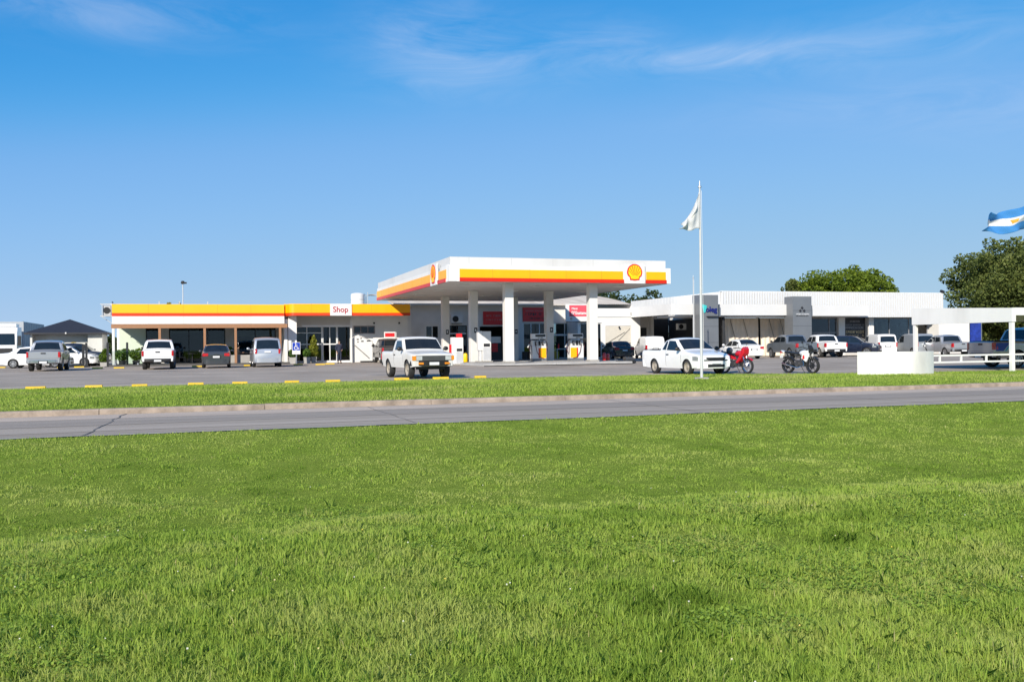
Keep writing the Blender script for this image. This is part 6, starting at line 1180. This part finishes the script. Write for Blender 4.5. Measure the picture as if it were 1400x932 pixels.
# ================================================================= PEOPLE
def skinmesh(name, verts, edges, radii, m, parent, sub=1):
    me = bpy.data.meshes.new(name); me.from_pydata(verts, edges, []); o = bpy.data.objects.new(name, me); C.objects.link(o)
    o.modifiers.new('skin', 'SKIN'); sk = me.skin_vertices[0].data
    for i, r_ in enumerate(radii): sk[i].radius = (r_, r_) if not isinstance(r_, tuple) else r_; sk[i].use_root = (i == 0)
    s = o.modifiers.new('sub', 'SUBSURF'); s.levels = sub; s.render_levels = sub
    dg = bpy.context.evaluated_depsgraph_get(); me2 = bpy.data.meshes.new_from_object(o.evaluated_get(dg)); bpy.data.objects.remove(o)
    me2.materials.clear(); me2.materials.append(m); me2.polygons.foreach_set('use_smooth', [True] * len(me2.polygons)); return place(name, me2, parent)
def figure(label, loc, rz, J, cloth_m, shoe=True):
    """J: joints of the pose in the figure's own space (facing -y)"""
    t_ = thing('person', label, 'person', loc, rz)
    V_ = []; E_ = []; Rr = []
    def add(p, r_, par=None):
        V_.append(p); Rr.append(r_)
        if par is not None: E_.append((par, len(V_) - 1))
        return len(V_) - 1
    pel = add(J['pelvis'], (.15, .11)); wst = add(J['waist'], (.135, .10), pel); ch = add(J['chest'], (.165, .115), wst); nk0 = add(J['neck0'], (.09, .08), ch)
    cl_end = len(V_)
    nk = add(J['neck'], .052, nk0); hd = add(J['head'], (.075, .09), nk); add(J['crown'], (.07, .085), hd)
    limbs = []
    for s in ('l', 'r'):
        a = add(J['sh' + s], .068, ch); e = add(J['el' + s], .048, a); w = add(J['wr' + s], .032, e); p = add(J['pa' + s], (.04, .022), w)
        pa = Vector(J['pa' + s]); dr = (pa - Vector(J['wr' + s])).normalized(); sd = dr.cross(Vector((0, 1, 0))).normalized() if abs(dr.y) < .9 else Vector((1, 0, 0))
        for k, ln in ((-1.5, .07), (-.5, .085), (.5, .08), (1.5, .062)):
            f1 = add(tuple(pa + sd * k * .019 + dr * .04), .009, p); add(tuple(pa + sd * k * .021 + dr * (.04 + ln)), .008, f1)
        th = add(tuple(pa - sd * .04), .010, p); add(tuple(pa - sd * .055 + dr * .05), .009, th)
        h_ = add(J['hi' + s], .10, pel); kn = add(J['kn' + s], .062, h_); an = add(J['an' + s], .042, kn); add(J['to' + s], (.042, .03), an)
        limbs.append((a, e, w, h_, kn, an))
    body = skinmesh('body', V_, E_, Rr, skin, t_)
    # clothes: the same pose a little fuller, ending at neck, cuffs and ankles
    V2 = [J['pelvis'], J['waist'], J['chest'], J['neck0']]; R2 = [(.19, .145), (.18, .14), (.205, .15), (.10, .09)]; E2 = [(0, 1), (1, 2), (2, 3)]
    for s in ('l', 'r'):
        o = len(V2); V2 += [J['sh' + s], J['el' + s], tuple(Vector(J['wr' + s]).lerp(Vector(J['el' + s]), .12))]; R2 += [.09, .068, .052]; E2 += [(2, o), (o, o + 1), (o + 1, o + 2)]
        o = len(V2); V2 += [J['hi' + s], J['kn' + s], tuple(Vector(J['an' + s]).lerp(Vector(J['kn' + s]), .1))]; R2 += [.125, .095, .08]; E2 += [(0, o), (o, o + 1), (o + 1, o + 2)]
    skinmesh('overalls', V2, E2, R2, cloth_m, t_)
    H = Vector(J['head']); f_ = Vector((0, -1, 0)); b = MB(); b.ball(tuple(H + Vector((0, .018, .05))), (.088, .10, .095), 12, 8); b.build('hair', hairm, t_, smooth=60, world=False)
    b = MB(); b.ball(tuple(H + f_ * .098 + Vector((0, 0, -.0))), (.014, .02, .022), 6, 5); b.build('nose', skin, body, world=False)
    for sx in (-.032, .032): q = MB(); q.ball(tuple(H + f_ * .086 + Vector((sx, 0, .028))), (.012, .008, .008), 6, 5); q.build('eye', dark, body, world=False); q = MB(); q.ball(tuple(H + Vector((sx * 2.6, .01, .005))), (.012, .02, .03), 6, 5); q.build('ear', skin, body, world=False)
    q = MB(); q.cbox(tuple(H + f_ * .088 + Vector((0, 0, -.045))), (.045, .01, .01)); q.build('mouth', mat('lips', (.25, .09, .08), .5), body, world=False)
    for s in ('l', 'r'):
        a_, to = Vector(J['an' + s]), Vector(J['to' + s]); b = MB(); c = a_.lerp(to, .45); b.ball((c.x, c.y, max(.05, min(a_.z, to.z) - .0)), (.055, .145, .052), 10, 7); b.build('shoe', dark, t_, smooth=60, world=False)
    return t_
stand = dict(pelvis=(0, 0, .95), waist=(0, .01, 1.1), chest=(0, 0, 1.32), neck0=(0, .01, 1.46), neck=(0, .0, 1.52), head=(0, -.015, 1.62), crown=(0, -.01, 1.70), shl=(.19, 0, 1.40), ell=(.25, .03, 1.12), wrl=(.16, -.17, .98), pal=(.09, -.23, .96), shr=(-.19, 0, 1.40), elr=(-.25, .05, 1.12), wrr=(-.24, -.08, .88), par=(-.23, -.11, .80), hil=(.09, 0, .90), knl=(.10, -.01, .49), anl=(.11, .03, .09), tol=(.13, -.13, .04), hir=(-.09, 0, .90), knr=(-.11, -.03, .49), anr=(-.10, .02, .09), tor=(-.13, -.14, .04))
figure('man in dark navy overalls standing at the shop door', (9.95, 71.4, G), R(15), stand, navy)
sit = dict(pelvis=(0, .05, .55), waist=(0, .05, .70), chest=(0, .02, .92), neck0=(0, .0, 1.06), neck=(0, -.01, 1.12), head=(0, -.04, 1.22), crown=(0, -.03, 1.30), shl=(.19, .02, 1.0), ell=(.24, -.05, .75), wrl=(.14, -.28, .74), pal=(.10, -.35, .74), shr=(-.19, .02, 1.0), elr=(-.24, -.05, .75), wrr=(-.14, -.28, .74), par=(-.10, -.35, .74), hil=(.09, 0, .53), knl=(.11, -.42, .52), anl=(.11, -.40, .09), tol=(.11, -.55, .04), hir=(-.09, 0, .53), knr=(-.11, -.42, .52), anr=(-.11, -.38, .09), tor=(-.11, -.53, .04))
figure('person in dark clothes seated at the terrace table', (2.72, 74.25, G + .131), R(90), sit, mat('dark_jacket', (.02, .019, .022), .85))

# ================================================================= TREES
def tree(name, label, x, y, h_, blobs, n, size, m, seed, tr=.35, group=None, base=G):
    t_ = thing(name, label, 'tree', (x, y, base), 0, group); rg = random.Random(seed); b = MB(); top = h_ * .55
    b.tube([(x, y, base), (x + .05, y, base + top * .4), (x - .05, y + .1, base + top), (x, y, base + h_ * .8)], [tr, tr * .8, tr * .55, tr * .15], 9)
    for k in range(8):
        a_ = rg.uniform(0, 2 * PI); q = blobs[k % len(blobs)]; z0 = base + top * rg.uniform(.45, 1.0); e = Vector(q[:3]) + Vector((rg.uniform(-.4, .4) * q[3], rg.uniform(-.4, .4) * q[4], 0)); s_ = Vector((x, y, z0)); b.tube([tuple(s_), tuple(s_.lerp(e, .5) + Vector((0, 0, .3))), tuple(e)], [tr * .4, tr * .22, tr * .06], 6)
    b.build('trunk', bark, t_, smooth=50); leaves('crown', m, t_, blobs, n, size, seed=seed); return t_
def crownblobs(cx, cy, cz, rx, ry, rz, n, seed, s0=.26, s1=.42):
    rg = random.Random(seed); o = []
    for k in range(n):
        while True:
            p_ = Vector((rg.uniform(-1, 1), rg.uniform(-1, 1), rg.uniform(-1, 1)))
            if .25 < p_.length < 1: break
        s_ = rg.uniform(s0, s1); o.append((cx + p_.x * rx * .8, cy + p_.y * ry * .8, cz + p_.z * rz * .8, rx * s_, ry * s_, rz * s_))
    for k in range(n):                                    # loose sprigs that break the outline
        p_ = Vector((rg.gauss(0, 1), rg.gauss(0, 1), rg.gauss(.35, 1))).normalized() * rg.uniform(.86, 1.04); s_ = rg.uniform(.07, .14); o.append((cx + p_.x * rx, cy + p_.y * ry, cz + p_.z * rz, rx * s_, ry * s_, rz * s_ * 1.3))
    return o
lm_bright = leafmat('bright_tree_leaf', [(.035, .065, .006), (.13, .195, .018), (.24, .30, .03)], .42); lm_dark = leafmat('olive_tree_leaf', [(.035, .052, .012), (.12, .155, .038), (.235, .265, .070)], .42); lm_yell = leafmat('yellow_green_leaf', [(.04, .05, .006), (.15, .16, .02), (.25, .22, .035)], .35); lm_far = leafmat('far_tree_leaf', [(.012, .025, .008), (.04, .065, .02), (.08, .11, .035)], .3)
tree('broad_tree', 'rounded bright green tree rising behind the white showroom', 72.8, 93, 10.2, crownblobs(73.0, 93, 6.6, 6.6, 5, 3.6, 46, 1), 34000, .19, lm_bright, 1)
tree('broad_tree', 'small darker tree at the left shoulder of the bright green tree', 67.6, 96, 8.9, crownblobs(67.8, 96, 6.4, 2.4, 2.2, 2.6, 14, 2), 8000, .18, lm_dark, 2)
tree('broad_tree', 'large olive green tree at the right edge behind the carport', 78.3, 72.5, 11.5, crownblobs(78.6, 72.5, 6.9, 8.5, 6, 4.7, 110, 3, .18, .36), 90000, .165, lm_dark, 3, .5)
tree('broad_tree', 'olive tree partly beyond the right edge', 86.5, 71, 12, crownblobs(86.5, 71, 6.5, 7, 6, 5.2, 50, 4), 26000, .19, lm_dark, 4, .5)
tree('bushy_tree', 'dark low tree behind the big pickup under the carport', 73.5, 76, 4.5, crownblobs(74, 76, 2.3, 4.5, 2.5, 2.0, 26, 5), 7000, .25, lm_dark, 5, .2)
tree('bushy_tree', 'dark shrubby tree right of the blue banner', 81, 74, 5, crownblobs(81, 74, 2.4, 4.8, 2.5, 2.2, 26, 6), 7000, .25, lm_dark, 6, .2)
tree('broad_tree', 'yellow-green tree top behind the curved workshop roof', 41.5, 103, 7.6, crownblobs(41.2, 103, 5.6, 4.0, 3, 2.0, 20, 7), 7000, .2, lm_yell, 7)
tree('broad_tree', 'feathery grey-green treetop right of the canopy', 48.0, 108, 8.6, crownblobs(48.5, 108, 6.0, 4.2, 3, 2.7, 22, 8), 5200, .19, lm_far, 8)
tree('broad_tree', 'thin treetop showing above the left end of the showroom roof', 54, 106, 8.2, crownblobs(53.8, 106, 5.7, 3.8, 3, 2.3, 22, 9), 6500, .19, lm_far, 9)
tree('broad_tree', 'yellowish treetop just above the terrace fascia', -3.0, 112, 6.6, crownblobs(-3.0, 112, 5.0, 1.7, 2, 1.9, 12, 10), 1800, .26, lm_yell, 10)
tree('broad_tree', 'dark tree between the truck trailer and the kiosk', -20.3, 124, 4.8, crownblobs(-20.2, 124, 2.6, 2.4, 2.5, 2.2, 16, 11), 3200, .28, lm_far, 11, .2)
tree('broad_tree', 'dark distant tree between the kiosk and the shop', -11.0, 132, 3.8, crownblobs(-10.8, 132, 1.9, 2.6, 2.5, 1.8, 14, 12), 3000, .28, lm_far, 12, .2)
# far tree belt on the horizon, one mass
rg = np.random.default_rng(5); bl = []
for k in range(230):
    x = -260 + 640 * k / 230 + rg.uniform(-2, 2); bl.append((x, 250 + rg.uniform(-12, 12), 1.6 + rg.uniform(0, .9), rg.uniform(2.5, 5), 3, rg.uniform(1.5, 2.6)))
o = leaves('tree_belt', lm_far, None, bl, 26000, .75, seed=77); o['kind'] = 'stuff'; tag(o, 'low dark belt of far trees along the horizon', 'trees')
